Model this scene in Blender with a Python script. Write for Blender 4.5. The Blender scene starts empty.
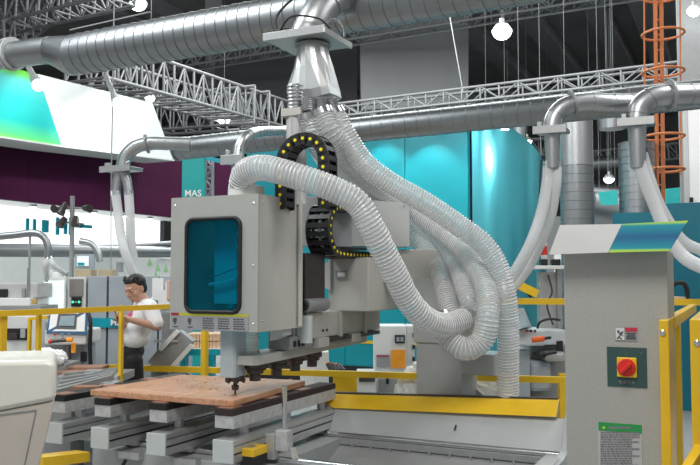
import bpy, math, random
from mathutils import Vector, Matrix, Quaternion
random.seed(4)
sc = bpy.context.scene
col = sc.collection
# ------------------------------------------------------------------ camera
YAW = math.radians(25.6); PITCH = math.radians(3.24); FPX = 812.0
EYE = Vector((0, 0, 1.62))
cam_data = bpy.data.cameras.new('camera'); cam = bpy.data.objects.new('camera', cam_data); col.objects.link(cam)
cam.location = EYE; cam.rotation_euler = (math.pi/2 + PITCH, 0, YAW)
cam_data.sensor_width = 36; cam_data.lens = FPX/700*36; cam_data.clip_end = 300
sc.camera = cam
# ------------------------------------------------------------------ world, lamps, exposure
w = bpy.data.worlds.new('hall_ambient'); sc.world = w; w.use_nodes = True
w.node_tree.nodes['Background'].inputs[0].default_value = (0.93, 0.97, 1.0, 1)
w.node_tree.nodes['Background'].inputs[1].default_value = 0.62
sc.view_settings.view_transform = 'Standard'; sc.view_settings.look = 'None'
sc.view_settings.gamma = 1; sc.view_settings.use_curve_mapping = False
sc.view_settings.exposure = -0.62
sc.cycles.transparent_max_bounces = 24
sc.cycles.max_bounces = 8
sc.cycles.sample_clamp_indirect = 6
def area(name, loc, target, sx, sy, power, color=(1, 1, 1)):
    l = bpy.data.lights.new(name, 'AREA'); l.shape = 'RECTANGLE'; l.size = sx; l.size_y = sy; l.energy = power; l.color = color
    o = bpy.data.objects.new(name, l); col.objects.link(o); o.location = loc
    o.rotation_euler = (Vector(target) - Vector(loc)).to_track_quat('-Z', 'Y').to_euler(); return o
def spot(name, loc, target, power, ang=60, color=(1, 1, 1), rad=.05):
    l = bpy.data.lights.new(name, 'SPOT'); l.energy = power; l.spot_size = math.radians(ang); l.spot_blend = .6; l.color = color; l.shadow_soft_size = rad
    o = bpy.data.objects.new(name, l); col.objects.link(o); o.location = loc
    o.rotation_euler = (Vector(target) - Vector(loc)).to_track_quat('-Z', 'Y').to_euler(); return o
area('hall_lamp_light', (-1.0, 0.0, 6.5), (-2.6, 5.0, 1), 3, 2.0, 420, (1, .98, .95))
area('hall_lamp_light', (-6.5, 3.0, 6.5), (-5.0, 6.0, 1), 2.5, 2.5, 380, (.93, .98, 1))
area('hall_lamp_light', (2.0, 6.5, 6.5), (-1.5, 5.5, 1), 2.5, 2.5, 260, (1, 1, 1))
area('hall_lamp_light', (-6.0, 13, 7.5), (-6.0, 13, 0), 8, 6, 1500, (.95, 1, 1))
area('hall_lamp_light', (1.0, 14, 7.5), (1.0, 14, 0), 6, 6, 500, (.95, 1, 1))
# ------------------------------------------------------------------ picture ray -> place
_R = Vector((math.cos(YAW), math.sin(YAW), 0)); _F = Vector((-math.sin(YAW), math.cos(YAW), 0)); _Z = Vector((0, 0, 1))
_U = -math.sin(PITCH)*_F + math.cos(PITCH)*_Z; _W = math.cos(PITCH)*_F + math.sin(PITCH)*_Z
def P(px, py, d=None, x=None, y=None, z=None):
    v = _R*((px-350)/FPX) + _U*((232.5-py)/FPX) + _W
    if d is not None: t = d/v.dot(_F)
    elif x is not None: t = (x-EYE.x)/v.x
    elif y is not None: t = (y-EYE.y)/v.y
    else: t = (z-EYE.z)/v.z
    return EYE + v*t
def LC(px, d):   # a place on the floor under a picture column at a distance
    p = P(px, 278, d=d); return Vector((p.x, p.y, 0))
# ------------------------------------------------------------------ materials
def mat(name, c, rough=.5, metal=0., var=.06, scale=8., bump=0., emit=0., spec=.5, c2=None, coat=0.):
    m = bpy.data.materials.new(name); m.use_nodes = True; nt = m.node_tree; b = nt.nodes['Principled BSDF']
    b.inputs['Roughness'].default_value = rough; b.inputs['Metallic'].default_value = metal
    b.inputs['Specular IOR Level'].default_value = spec; b.inputs['Coat Weight'].default_value = coat
    tc = nt.nodes.new('ShaderNodeTexCoord'); n = nt.nodes.new('ShaderNodeTexNoise'); n.inputs['Scale'].default_value = scale; n.inputs['Detail'].default_value = 4
    nt.links.new(tc.outputs['Object'], n.inputs['Vector'])
    r = nt.nodes.new('ShaderNodeValToRGB'); r.color_ramp.elements[0].position = .3; r.color_ramp.elements[1].position = .7
    k2 = c2 if c2 else tuple(min(1, v*(1+var)) for v in c); k1 = tuple(v*(1-var) for v in c) if not c2 else c
    r.color_ramp.elements[0].color = (*k1, 1); r.color_ramp.elements[1].color = (*k2, 1)
    nt.links.new(n.outputs['Fac'], r.inputs['Fac']); nt.links.new(r.outputs['Color'], b.inputs['Base Color'])
    if bump:
        bp = nt.nodes.new('ShaderNodeBump'); bp.inputs['Strength'].default_value = bump; bp.inputs['Distance'].default_value = .01
        nt.links.new(n.outputs['Fac'], bp.inputs['Height']); nt.links.new(bp.outputs['Normal'], b.inputs['Normal'])
    if emit:
        b.inputs['Emission Color'].default_value = (*c, 1); b.inputs['Emission Strength'].default_value = emit
    return m
M = {}
M['head_grey'] = mat('grey powder coat', (.40, .41, .385), .45, var=.03)
M['cab_grey'] = mat('speckled warm grey paint', (.40, .40, .37), .55, var=.10, scale=160)
M['beige'] = mat('beige grey paint', (.50, .49, .45), .45, var=.03)
M['alu'] = mat('aluminium profile', (.50, .51, .51), .38, .55, var=.05, scale=30)
M['alu_end'] = mat('light end cap', (.56, .60, .60), .5, 0, var=.03)
M['cast'] = mat('cast aluminium', (.50, .51, .51), .55, .15, var=.15, scale=25)
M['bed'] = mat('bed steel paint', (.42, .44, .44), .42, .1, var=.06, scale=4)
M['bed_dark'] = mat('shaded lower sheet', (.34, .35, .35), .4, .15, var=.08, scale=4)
M['steel'] = mat('bright steel', (.72, .73, .74), .2, 1., var=.04)
M['dark_steel'] = mat('dark tool steel', (.09, .075, .07), .35, .6, var=.2, scale=40)
M['black'] = mat('black rubber', (.012, .012, .013), .5, var=.2)
M['black_plastic'] = mat('black plastic chain', (.022, .021, .022), .42, var=.1)
M['yellow'] = mat('yellow enamel', (.80, .50, .015), .38, var=.05, coat=.2)
M['yellow_dot'] = mat('yellow pin', (.95, .78, .02), .4)
M['teal'] = mat('teal panel', (.0, .30, .36), .35, var=.04, scale=1.5)
M['teal_dark'] = mat('dark teal panel', (.0, .17, .24), .4, var=.04)
M['teal_frame'] = mat('teal frame paint', (.0, .33, .42), .4)
M['purple'] = mat('aubergine wall panel', (.050, .004, .030), .8, spec=.2, var=.1, scale=2)
M['white'] = mat('white laminate', (.80, .81, .80), .45, var=.02)
M['offwhite'] = mat('off white paint', (.68, .69, .67), .5, var=.03)
M['cream'] = mat('cream moulded cover', (.78, .77, .68), .35, var=.02, coat=.15)
M['cream2'] = mat('beige moulded cover', (.54, .49, .43), .45, var=.03)
M['greyblue'] = mat('blue grey cabinet', (.36, .40, .43), .45, var=.04)
M['midgrey'] = mat('mid grey paint', (.28, .29, .29), .5, var=.05)
M['ceil'] = mat('dark hall ceiling', (.40, .40, .41), .9, var=.15, scale=.6)
M['ceil_beam'] = mat('ceiling beam paint', (.42, .42, .43), .8, var=.08, scale=2)
M['truss'] = mat('truss aluminium', (.24, .24, .245), .5, .3, var=.1, scale=6)
M['truss_l'] = mat('pale truss aluminium', (.36, .365, .37), .45, .35, var=.1, scale=6)
M['floor'] = mat('pale hall floor', (.36, .36, .36), .35, var=.1, scale=1.5)
M['hoseend'] = mat('clear grey pipe', (.60, .60, .60), .3, .1, var=.06)
M['red'] = mat('red plastic', (.72, .03, .02), .35)
M['orange'] = mat('orange label', (.95, .36, .02), .5)
M['orange_p'] = mat('orange ladder paint', (.62, .20, .06), .55)
M['switch_green'] = mat('dark green switch plate', (.035, .085, .08), .45)
M['label_grey'] = mat('grey printed label', (.33, .34, .36), .5)
M['label_ink'] = mat('dark print', (.07, .07, .08), .6)
M['green'] = mat('green print', (.02, .30, .07), .5)
M['lime'] = mat('lime green band', (.42, .62, .05), .5)
M['lampglow'] = mat('lamp glow', (.92, .97, 1.), .5, emit=14, var=0)
M['screenglow'] = mat('screen glow', (.20, .27, .30), .6, emit=.1, var=.2, scale=5)
M['greenlamp'] = mat('green indicator', (.05, .9, .4), .4, emit=2.5)
M['lightbox'] = mat('backlit white wall', (1., 1., 1.), .6, emit=1.5, var=0)
M['skin'] = mat('skin', (.52, .30, .21), .5, var=.05, scale=20)
M['hair'] = mat('black hair', (.012, .010, .010), .5, var=.3, scale=60, bump=.6)
M['shirt'] = mat('white shirt cloth', (.78, .78, .79), .8, var=.03, scale=20, bump=.2)
M['trouser'] = mat('black trousers', (.012, .012, .015), .8, var=.2, scale=30)
M['pink'] = mat('pink lanyard', (.75, .06, .16), .6)
M['bagwhite'] = mat('white plastic sheet', (.90, .91, .92), .35, var=.03, scale=12, bump=.4)
M['felt'] = mat('dark brown felt strip', (.035, .022, .022), .8, var=.3, scale=50)
M['woodblock'] = mat('pale timber', (.62, .42, .27), .6, var=.15, scale=20)
M['brown'] = mat('brown board', (.33, .17, .11), .55, var=.12, scale=10)
def galvanised(name, base=(.52, .53, .54), rough=.3):
    m = mat(name, base, rough, 1.0, var=.0); nt = m.node_tree; b = nt.nodes['Principled BSDF']
    v = nt.nodes.new('ShaderNodeTexVoronoi'); v.inputs['Scale'].default_value = 60
    tc = nt.nodes.new('ShaderNodeTexCoord'); nt.links.new(tc.outputs['Object'], v.inputs['Vector'])
    mr = nt.nodes.new('ShaderNodeMapRange'); mr.inputs['To Min'].default_value = rough*.92; mr.inputs['To Max'].default_value = rough*1.12
    nt.links.new(v.outputs['Color'], mr.inputs['Value']); nt.links.new(mr.outputs['Result'], b.inputs['Roughness'])
    return m
M['galv'] = galvanised('galvanised duct', (.33, .345, .355), .40)
M['galv_b'] = galvanised('bright galvanised sheet', (.47, .48, .49), .40)
M['curved'] = mat('teal metallic curved panel', (.10, .50, .58), .28, .75, var=.02)
def wood():
    m = bpy.data.materials.new('varnished door board'); m.use_nodes = True; nt = m.node_tree; b = nt.nodes['Principled BSDF']
    tc = nt.nodes.new('ShaderNodeTexCoord'); mp = nt.nodes.new('ShaderNodeMapping'); mp.inputs['Scale'].default_value = (14, 1.6, 14)
    n = nt.nodes.new('ShaderNodeTexNoise'); n.inputs['Scale'].default_value = 3; n.inputs['Detail'].default_value = 8; n.inputs['Distortion'].default_value = .6
    r = nt.nodes.new('ShaderNodeValToRGB'); e = r.color_ramp.elements
    e[0].position = .25; e[0].color = (.45, .185, .085, 1); e[1].position = .75; e[1].color = (.70, .42, .27, 1)
    nt.links.new(tc.outputs['Object'], mp.inputs['Vector']); nt.links.new(mp.outputs['Vector'], n.inputs['Vector'])
    nt.links.new(n.outputs['Fac'], r.inputs['Fac']); nt.links.new(r.outputs['Color'], b.inputs['Base Color']); b.inputs['Roughness'].default_value = .33
    return m
M['wood'] = wood()
def glassy(name, c, alpha, rough=.12, trans=False):
    m = bpy.data.materials.new(name); m.use_nodes = True; nt = m.node_tree; b = nt.nodes['Principled BSDF']
    b.inputs['Base Color'].default_value = (*c, 1); b.inputs['Roughness'].default_value = rough; b.inputs['Alpha'].default_value = alpha
    n = nt.nodes.new('ShaderNodeTexNoise'); n.inputs['Scale'].default_value = 15
    bp = nt.nodes.new('ShaderNodeBump'); bp.inputs['Strength'].default_value = .05; nt.links.new(n.outputs['Fac'], bp.inputs['Height']); nt.links.new(bp.outputs['Normal'], b.inputs['Normal'])
    return m
M['hose'] = glassy('clear hose plastic', (.70, .72, .73), .50, .15)
M['hose_rib'] = mat('white hose helix', (.80, .80, .79), .22, var=.02)
M['hose_soft'] = glassy('milky hose plastic', (.80, .81, .82), .72, .25)
def tinted():
    m = bpy.data.materials.new('teal tinted window'); m.use_nodes = True; nt = m.node_tree; b = nt.nodes['Principled BSDF']
    t = nt.nodes.new('ShaderNodeBsdfTransparent'); t.inputs[0].default_value = (.16, .78, .90, 1)
    b.inputs['Base Color'].default_value = (0, .10, .16, 1); b.inputs['Roughness'].default_value = .05
    mx = nt.nodes.new('ShaderNodeMixShader'); mx.inputs[0].default_value = .12
    nt.links.new(t.outputs[0], mx.inputs[1]); nt.links.new(b.outputs[0], mx.inputs[2]); nt.links.new(mx.outputs[0], nt.nodes['Material Output'].inputs[0])
    return m
M['tint'] = tinted()
def gradient(name, stops, axis=2, rough=.45, emit=0., tilt=0.):
    # painted gradient across the panel (it is printed so), along one generated axis
    m = bpy.data.materials.new(name); m.use_nodes = True; nt = m.node_tree; b = nt.nodes['Principled BSDF']
    tc = nt.nodes.new('ShaderNodeTexCoord'); s = nt.nodes.new('ShaderNodeSeparateXYZ'); r = nt.nodes.new('ShaderNodeValToRGB')
    while len(r.color_ramp.elements) < len(stops): r.color_ramp.elements.new(.5)
    for e, (p, c) in zip(r.color_ramp.elements, stops): e.position = p; e.color = (*c, 1)
    nt.links.new(tc.outputs['Generated'], s.inputs[0]); nt.links.new(s.outputs[axis], r.inputs[0]); nt.links.new(r.outputs[0], b.inputs['Base Color'])
    b.inputs['Roughness'].default_value = rough
    if emit: nt.links.new(r.outputs[0], b.inputs['Emission Color']); b.inputs['Emission Strength'].default_value = emit
    return m
M['grad_canopy'] = gradient('teal printed canopy', [(0, (.45, .60, .03)), (.07, (.30, .60, .12)), (.12, (.0, .26, .33)), (.5, (.0, .10, .24)), (.88, (.0, .26, .33)), (.94, (.3, .6, .12)), (1, (.5, .62, .03))], 2, rough=.7)
M['grad_fascia'] = gradient('aqua fascia print', [(0, (.30, .75, .03)), (.1, (.10, .72, .25)), (.3, (.0, .52, .48)), (.6, (.02, .60, .58)), (.84, (.12, .70, .66)), (.93, (.16, .62, .10)), (1, (.12, .60, .02))], 2, rough=.7)  # printed colours without emission; the arm spotlights light the fascia
# ------------------------------------------------------------------ mesh collector
def crumple(b, amt, seed=1):
    r = random.Random(seed); b.v = [v + Vector((r.uniform(-amt, amt), r.uniform(-amt, amt), r.uniform(-amt, amt))) for v in b.v]; return b
class MB:
    def __init__(s): s.v = []; s.f = []
    def add(s, vs, fs):
        k = len(s.v); s.v += [Vector(a) for a in vs]; s.f += [tuple(k+i for i in f) for f in fs]; return s
    def hexa(s, p): return s.add(p, [(0, 3, 2, 1), (4, 5, 6, 7), (0, 1, 5, 4), (1, 2, 6, 5), (2, 3, 7, 6), (3, 0, 4, 7)])
    def box(s, x0, x1, y0, y1, z0, z1): return s.hexa([(x0, y0, z0), (x1, y0, z0), (x1, y1, z0), (x0, y1, z0), (x0, y0, z1), (x1, y0, z1), (x1, y1, z1), (x0, y1, z1)])
    def obox(s, c, ax, ay, az, sx, sy, sz):
        c = Vector(c); a = ax*(sx/2); b = ay*(sy/2); d = az*(sz/2)
        return s.hexa([c-a-b-d, c+a-b-d, c+a+b-d, c-a+b-d, c-a-b+d, c+a-b+d, c+a+b+d, c-a+b+d])
    def prism(s, poly, vec):
        n = len(poly); vec = Vector(vec); poly = [Vector(p) for p in poly]
        return s.add(poly + [p+vec for p in poly], [tuple(range(n))[::-1], tuple(range(n, 2*n))] + [(i, (i+1) % n, n+(i+1) % n, n+i) for i in range(n)])
    def tube(s, path, r, n=16, caps=True, closed=False, flat=1.):
        path = [Vector(p) for p in path]; m = len(path); rings = []
        T = []
        for i in range(m):
            a = path[(i-1) % m] if (i > 0 or closed) else path[0]; b = path[(i+1) % m] if (i < m-1 or closed) else path[-1]
            T.append((b-a).normalized())
        up = Vector((0, 0, 1)) if abs(T[0].z) < .9 else Vector((1, 0, 0))
        N = (up - T[0]*up.dot(T[0])).normalized()
        k0 = len(s.v)
        for i in range(m):
            if i: 
                q = T[i-1].rotation_difference(T[i]); N = q @ N; N = (N - T[i]*N.dot(T[i])).normalized()
            B = T[i].cross(N); rr = r(i) if callable(r) else (r[i] if isinstance(r, (list, tuple)) else r)
            for j in range(n):
                a = 2*math.pi*j/n; s.v.append(path[i] + N*(math.cos(a)*rr) + B*(math.sin(a)*rr*flat))
        for i in range(m if closed else m-1):
            i2 = (i+1) % m
            for j in range(n):
                j2 = (j+1) % n; s.f.append((k0+i*n+j, k0+i*n+j2, k0+i2*n+j2, k0+i2*n+j))
        if caps and not closed:
            s.f.append(tuple(k0+j for j in range(n))[::-1]); s.f.append(tuple(k0+(m-1)*n+j for j in range(n)))
        return s
    def cyl(s, p0, p1, r0, r1=None, n=20, caps=True): return s.tube([p0, p1], [r0, r0 if r1 is None else r1], n, caps)
    def lathe(s, base, prof, n=24, axis=(0, 0, 1)):
        base = Vector(base); ax = Vector(axis).normalized(); u = ax.orthogonal().normalized(); w_ = ax.cross(u); k = len(s.v); m = len(prof)
        for (r, h) in prof:
            for j in range(n):
                a = 2*math.pi*j/n; s.v.append(base + ax*h + (u*math.cos(a) + w_*math.sin(a))*max(r, 1e-4))
        for i in range(m-1):
            for j in range(n):
                j2 = (j+1) % n; s.f.append((k+i*n+j, k+i*n+j2, k+(i+1)*n+j2, k+(i+1)*n+j))
        s.f.append(tuple(k+j for j in range(n))[::-1]); s.f.append(tuple(k+(m-1)*n+j for j in range(n))); return s
    def sphere(s, c, rx, ry=None, rz=None, n=14, m=9):
        ry = ry or rx; rz = rz or rx; c = Vector(c); k = len(s.v)
        for i in range(m+1):
            t = math.pi*i/m
            for j in range(n):
                a = 2*math.pi*j/n; s.v.append(c + Vector((rx*max(math.sin(t), .01)*math.cos(a), ry*max(math.sin(t), .01)*math.sin(a), rz*math.cos(t))))
        for i in range(m):
            for j in range(n):
                j2 = (j+1) % n; s.f.append((k+i*n+j, k+(i+1)*n+j, k+(i+1)*n+j2, k+i*n+j2))
        s.f.append(tuple(k+j for j in range(n))); s.f.append(tuple(k+m*n+j for j in range(n))[::-1]); return s
    def build(s, name, m, parent=None, smooth=False, bevel=0., kind=None, label=None, top=None):
        me = bpy.data.meshes.new(name)
        o = parent_loc(parent)
        if parent is None:
            xs = [v.x for v in s.v]; ys = [v.y for v in s.v]; o = Vector(((min(xs)+max(xs))/2, (min(ys)+max(ys))/2, min(v.z for v in s.v)))
        me.from_pydata([v-o for v in s.v], [], s.f); me.update()
        me.materials.append(M[m] if isinstance(m, str) else m)
        if smooth:
            for p in me.polygons: p.use_smooth = True
            me.set_sharp_from_angle(angle=math.radians(38))
        ob = bpy.data.objects.new(name, me); col.objects.link(ob)
        if parent is None: ob.location = o
        else: ob.parent = parent; WL[ob.name] = o
        if bevel:
            b = ob.modifiers.new('bevel', 'BEVEL'); b.width = bevel; b.segments = 2; b.limit_method = 'ANGLE'; b.angle_limit = math.radians(50)
        if kind: ob['kind'] = kind
        if label: ob['label'] = label
        if top: tag(ob, *top)
        return ob
WL = {}
def parent_loc(p):
    if p is None: return Vector((0, 0, 0))
    if p.name in WL: return WL[p.name]
    q = p
    while q.parent: q = q.parent
    return q.location.copy()
def tag(o, label, cat, group=None):
    o['label'] = label; o['category'] = cat
    if group: o['group'] = group
    return o
def thing(name, label, cat, loc, group=None):
    o = bpy.data.objects.new(name, None); col.objects.link(o); o.location = loc; o.empty_display_size = .1
    return tag(o, label, cat, group)
_unit = {}
def strut(name, p0, p1, wdt, m, parent, rnd=False, d2=None, label=None):
    """one bar between two points; alike bars share their mesh"""
    key = (m, rnd)
    if key not in _unit:
        b = MB()
        if rnd: b.cyl((0, 0, 0), (0, 0, 1), .5, n=8)
        else: b.box(-.5, .5, -.5, .5, 0, 1)
        me = bpy.data.meshes.new('bar'); me.from_pydata(b.v, [], b.f); me.materials.append(M[m])
        if rnd:
            for p in me.polygons: p.use_smooth = len(p.vertices) == 4
        _unit[key] = me
    p0 = Vector(p0); p1 = Vector(p1); L = (p1-p0).length
    o = bpy.data.objects.new(name, _unit[key]); col.objects.link(o); o.parent = parent
    t = (p1-p0).normalized()
    yy = Vector((0, 0, 1)) if abs(t.z) < .95 else Vector((0, 1, 0))
    xx = yy.cross(t).normalized(); yy = t.cross(xx)
    R = Matrix((xx, yy, t)).transposed().to_4x4()
    o.matrix_basis = Matrix.Translation(p0-parent_loc(parent)) @ R @ Matrix.Diagonal((wdt, d2 or wdt, L, 1))
    if label: o['label'] = label
    return o
def spline(pts, step=.02):
    pts = [Vector(p) for p in pts]; q = [pts[0]*2-pts[1]] + pts + [pts[-1]*2-pts[-2]]; out = []
    for i in range(1, len(q)-2):
        a, b, c, d = q[i-1], q[i], q[i+1], q[i+2]; n = max(4, int((c-b).length/.01))
        for k in range(n):
            t = k/n; out.append(.5*((2*b) + (c-a)*t + (2*a-5*b+4*c-d)*t*t + (3*b-a-3*c+d)*t**3))
    out.append(pts[-1])
    res = [out[0]]; acc = 0
    for i in range(1, len(out)):
        seg = (out[i]-out[i-1]).length
        while acc + seg >= step and seg > 1e-9:
            f = (step-acc)/seg; p = out[i-1] + (out[i]-out[i-1])*f; res.append(p)
            out[i-1] = p; seg = (out[i]-p).length; acc = 0
        acc += seg
    res.append(out[-1]); return res
def text(s, o, xd, yd, size, m, parent, name='lettering', align='CENTER', bold=False):
    c = bpy.data.curves.new(name, 'FONT'); c.body = s; c.size = size; c.align_x = align; c.align_y = 'CENTER'; c.extrude = .0006
    if bold: c.offset = size*.02
    c.materials.append(M[m]); ob = bpy.data.objects.new(name, c); col.objects.link(ob); ob.parent = parent
    xd = Vector(xd).normalized(); yd = Vector(yd).normalized(); n = xd.cross(yd)
    R = Matrix((xd, yd, n)).transposed().to_4x4()
    bpy.context.view_layer.update()
    me = bpy.data.meshes.new_from_object(ob.evaluated_get(bpy.context.evaluated_depsgraph_get())); bpy.data.objects.remove(ob)
    ob = bpy.data.objects.new(name, me); col.objects.link(ob); ob.parent = parent
    ob.matrix_basis = Matrix.Translation(Vector(o)-parent_loc(parent)) @ R
    return ob
def hang(o, p, top=10.98, r=.005, m='midgrey'):
    return strut('hanger', p, (p[0], p[1], top), r, m, o)
# ================================================================== the hall shell
MB().box(-40, 30, -6, 48, -.1, 0).build('floor', 'floor', kind='structure')
MB().box(-40, 30, -6, 48, 11, 11.2).build('ceiling', 'ceil', kind='structure')
MB().box(-40, 30, 47.6, 48, 0, 11).build('wall_back', mat('far hall wall', (.20, .20, .205), .8, var=.3, scale=.5), kind='structure')
X = Vector((1, 0, 0)); Y = Vector((0, 1, 0)); Z = Vector((0, 0, 1))
# ================================================================== ducts
def duct(name, label, p0, p1, r, pitch, m='galv', end0=False, end1=False, group=None, spiral=True):
    p0 = Vector(p0); p1 = Vector(p1); L = (p1-p0).length; t = (p1-p0)/L; n = int(L/pitch)
    root = thing(name, label, 'duct', (p0+p1)/2, group)
    me = None
    b = MB(); pr = [(r, 0), (r, pitch*.90), (r*1.03, pitch*.92), (r*1.03, pitch*.985), (r, pitch*1.0)]
    b.lathe((0, 0, 0), pr, 32)
    b.f = b.f[:-2]
    me = bpy.data.meshes.new('duct_section'); me.from_pydata(b.v, [], b.f); me.materials.append(M[m])
    for q in me.polygons: q.use_smooth = True
    me.set_sharp_from_angle(angle=math.radians(40))
    R = t.to_track_quat('Z', 'Y').to_matrix().to_4x4()
    lean = Matrix.Identity(4); lean[2][0] = .16 if spiral else 0    # the lock seam of spiral pipe runs at a slant
    for i in range(n):
        o = bpy.data.objects.new('duct_section', me); col.objects.link(o); o.parent = root
        me_m = Matrix.Translation(p0 + t*(i*pitch) - root.location) @ R
        o.matrix_basis = me_m
    if end0: MB().cyl(p0-t*.01, p0+t*.01, r*1.1, n=32).build('end_cap', m, root)
    if end1: MB().cyl(p1-t*.01, p1+t*.01, r*1.1, n=32).build('end_cap', m, root)
    return root
D1a = P(-60, 62, y=5.55); D1b = P(560, -28, y=5.55)
D1a = P(75, 55, y=5.55); t_ = (D1b-D1a).normalized()
duct('main_duct', 'wide spiral steel extraction duct running above the machine head', D1a, D1b, .185, .105)
rd = thing('duct_reducer', 'narrower flanged steel pipe on the tapered end of the wide upper duct', 'duct', D1a - t_*.5)
MB().tube([D1a-t_*1.6+Z*.13, D1a-t_*.30+Z*.09], .125, 24).build('pipe', 'galv', rd, smooth=True)
MB().tube([D1a-t_*.30+Z*.09, D1a-t_*.03, D1a+t_*.002], [.125, .185, .187], 28).build('reducer_cone', 'galv', rd, smooth=True)
for k in (-.42, -.37): MB().cyl(D1a-t_*(.42-k)+Z*.115, D1a-t_*(.405-k)+Z*.115, .16, n=28).build('flange', 'cast', rd, smooth=True)
D2a = P(178, 149, y=6.96); D2b = P(770, 87, y=6.96); u_ = (D2b-D2a).normalized()
duct('branch_duct', 'long spiral steel duct in front of the teal booth', D2a, D2b, .118, .115, end0=True)
def elbow(name, label, pts, r, flange, cone=None, group=None, m='galv_b', joint=None):
    """a round branch pipe that bends down to a slide gate box and a short cone"""
    root = thing(name, label, 'duct branch', pts[-1], group)
    MB().tube(spline(pts, .04), r, 22).build('bend', m, root, smooth=True)
    sp = spline(pts, .04)
    for k in range(2, len(sp)-1, 4):
        tt = (sp[k+1]-sp[k]).normalized(); MB().cyl(sp[k]-tt*.004, sp[k]+tt*.004, r*1.06, n=22).build('seam_ring', m, root, smooth=True)
    if joint is not None:
        tt = (sp[joint+1]-sp[joint]).normalized(); MB().cyl(sp[joint]-tt*.008, sp[joint]+tt*.008, r*1.45, n=24).build('flange', 'truss_l', root, smooth=True)
    e = Vector(pts[-1]); a, b = flange
    MB().box(e.x-a/2, e.x+a/2, e.y-b/2, e.y+b/2, e.z-.035, e.z+.0).build('slide_gate', 'galv_b', root, bevel=.004)
    MB().box(e.x-a/2-.01, e.x+a/2+.01, e.y-b/2-.012, e.y-b/2+.008, e.z-.05, e.z+.012).build('gate_rail', 'alu', root, bevel=.002)
    MB().tube([e+Vector((a*.28, -.02, .0)), e+Vector((a*.33, -.02, .07)), e+Vector((a*.2, -.02, .05))], .008, 8).build('gate_handle', 'steel', root, smooth=True)
    MB().box(e.x-a*.42, e.x-a*.28, e.y-b*.4, e.y-b*.2, e.z, e.z+.05).build('gate_actuator', 'alu', root, bevel=.003)
    if cone: MB().cyl(e-Z*.035, e-Z*(.035+cone[1]), r*.85, cone[0], n=22).build('outlet_cone', m, root, smooth=True)
    return root
# ---- branch with hood over the machine
a0 = P(352, -22, y=5.4); hc = Vector((-2.77, 5.07, 3.37))
hx0, hx1, hy0, hy1, hz = -3.01, -2.535, 4.87, 5.30, 3.31
bp = thing('hood_branch', 'steel branch pipe dropping from the wide duct onto the big square gate', 'duct branch', hc)
sp = spline([P(375, -40, y=5.45), P(345, -12, y=5.32), P(322, 8, y=5.15), P(312, 24, y=5.08), Vector((-2.78, 5.07, 3.365))], .03)
MB().tube(sp, .118, 28).build('bend', 'galv_b', bp, smooth=True)
for k in (6, 13, 18): 
    if k < len(sp)-1:
        tt = (sp[k+1]-sp[k]).normalized(); MB().cyl(sp[k]-tt*.004, sp[k]+tt*.004, .125, n=28).build('seam_ring', 'galv', bp, smooth=True)
MB().box(hx0, hx1, hy0, hy1, hz, hz+.03).build('slide_gate', 'alu', bp, bevel=.004)
for (x, y) in ((hx0+.04, hy0-.003), (hx1-.04, hy0-.003)): MB().cyl((x, y+.004, hz+.03), (x, y-.004, hz+.03), .008, n=10).build('bolt', 'dark_steel', bp)
MB().box(hx0-.006, hx1+.006, hy0-.012, hy0+.012, hz-.006, hz+.05).build('gate_rail', 'alu', bp, bevel=.003)
MB().box(hx1-.012, hx1+.012, hy0-.006, hy1+.006, hz-.006, hz+.036).build('gate_rail', 'alu', bp, bevel=.003)
MB().tube(spline([(-2.95, 4.95, 3.38), (-2.98, 4.98, 3.50), (-2.90, 5.0, 3.60), (-2.75, 5.02, 3.70)], .03), .009, 8).build('air_line', 'black', bp, smooth=True)
MB().tube(spline([(-2.93, 4.94, 3.38), (-2.80, 4.89, 3.46), (-2.62, 4.95, 3.44), (-2.56, 5.02, 3.38)], .03), .007, 8).build('air_line', 'black', bp, smooth=True)
MB().tube(spline([(-2.6, 5.0, 3.375), (-2.57, 5.05, 3.46), (-2.53, 5.15, 3.44), (-2.54, 5.2, 3.37)], .03), .008, 8).build('gate_handle', 'steel', bp, smooth=True)
MB().box(-2.96, -2.84, 4.93, 4.98, 3.365, 3.40).build('gate_actuator', 'dark_steel', bp, bevel=.004)
# hood : round neck to flat wedge with a curved lower edge
hd = thing('extraction_hood', 'grey sheet metal transition hood under the square gate with four outlets', 'extraction hood', (-2.8, 5.07, 2.95))
N = 20; top = []; mid = []; low = []
c_ = Vector((-2.725, 5.07, 0))
for j in range(N):
    a = 2*math.pi*j/N; top.append(c_ + Vector((.115*math.cos(a), .115*math.sin(a), hz-.01)))
def squarish(a, hw, hd_):
    ca, sa = math.cos(a), math.sin(a); k = (abs(ca)**6 + abs(sa)**6)**(-1/6); return hw*ca*k, hd_*sa*k
rings = [top]
for (zz, hw, hdp, f) in ((3.22, .120, .118, .0), (3.12, .135, .125, .5), (2.98, .165, .135, 1.), (2.92, .18, .125, 1.)):
    r_ = []
    for j in range(N):
        a = 2*math.pi*j/N; sx, sy = squarish(a, hw, hdp); cx, cy = hw*math.cos(a), hdp*math.sin(a)
        x = cx*(1-f)+sx*f; y = cy*(1-f)+sy*f
        zl = zz - (.045*(1-(x/.18)**2) + .22*(x+.18)*.5 if zz < 3.0 else 0) + (.03 if zz < 3 else 0)
        r_.append(c_ + Vector((x + (zz < 3.2)*.01, y, zl)))
    rings.append(r_)
b = MB(); b.v = [p for r_ in rings for p in r_]
for i in range(len(rings)-1):
    for j in range(N): b.f.append((i*N+j, (i+1)*N+j, (i+1)*N+(j+1) % N, i*N+(j+1) % N))
b.f.append(tuple((len(rings)-1)*N+j for j in range(N))[::-1])
b.build('hood_shell', mat('dull hood sheet', (.50, .51, .51), .42, .85, var=.08, scale=5), hd)
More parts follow.
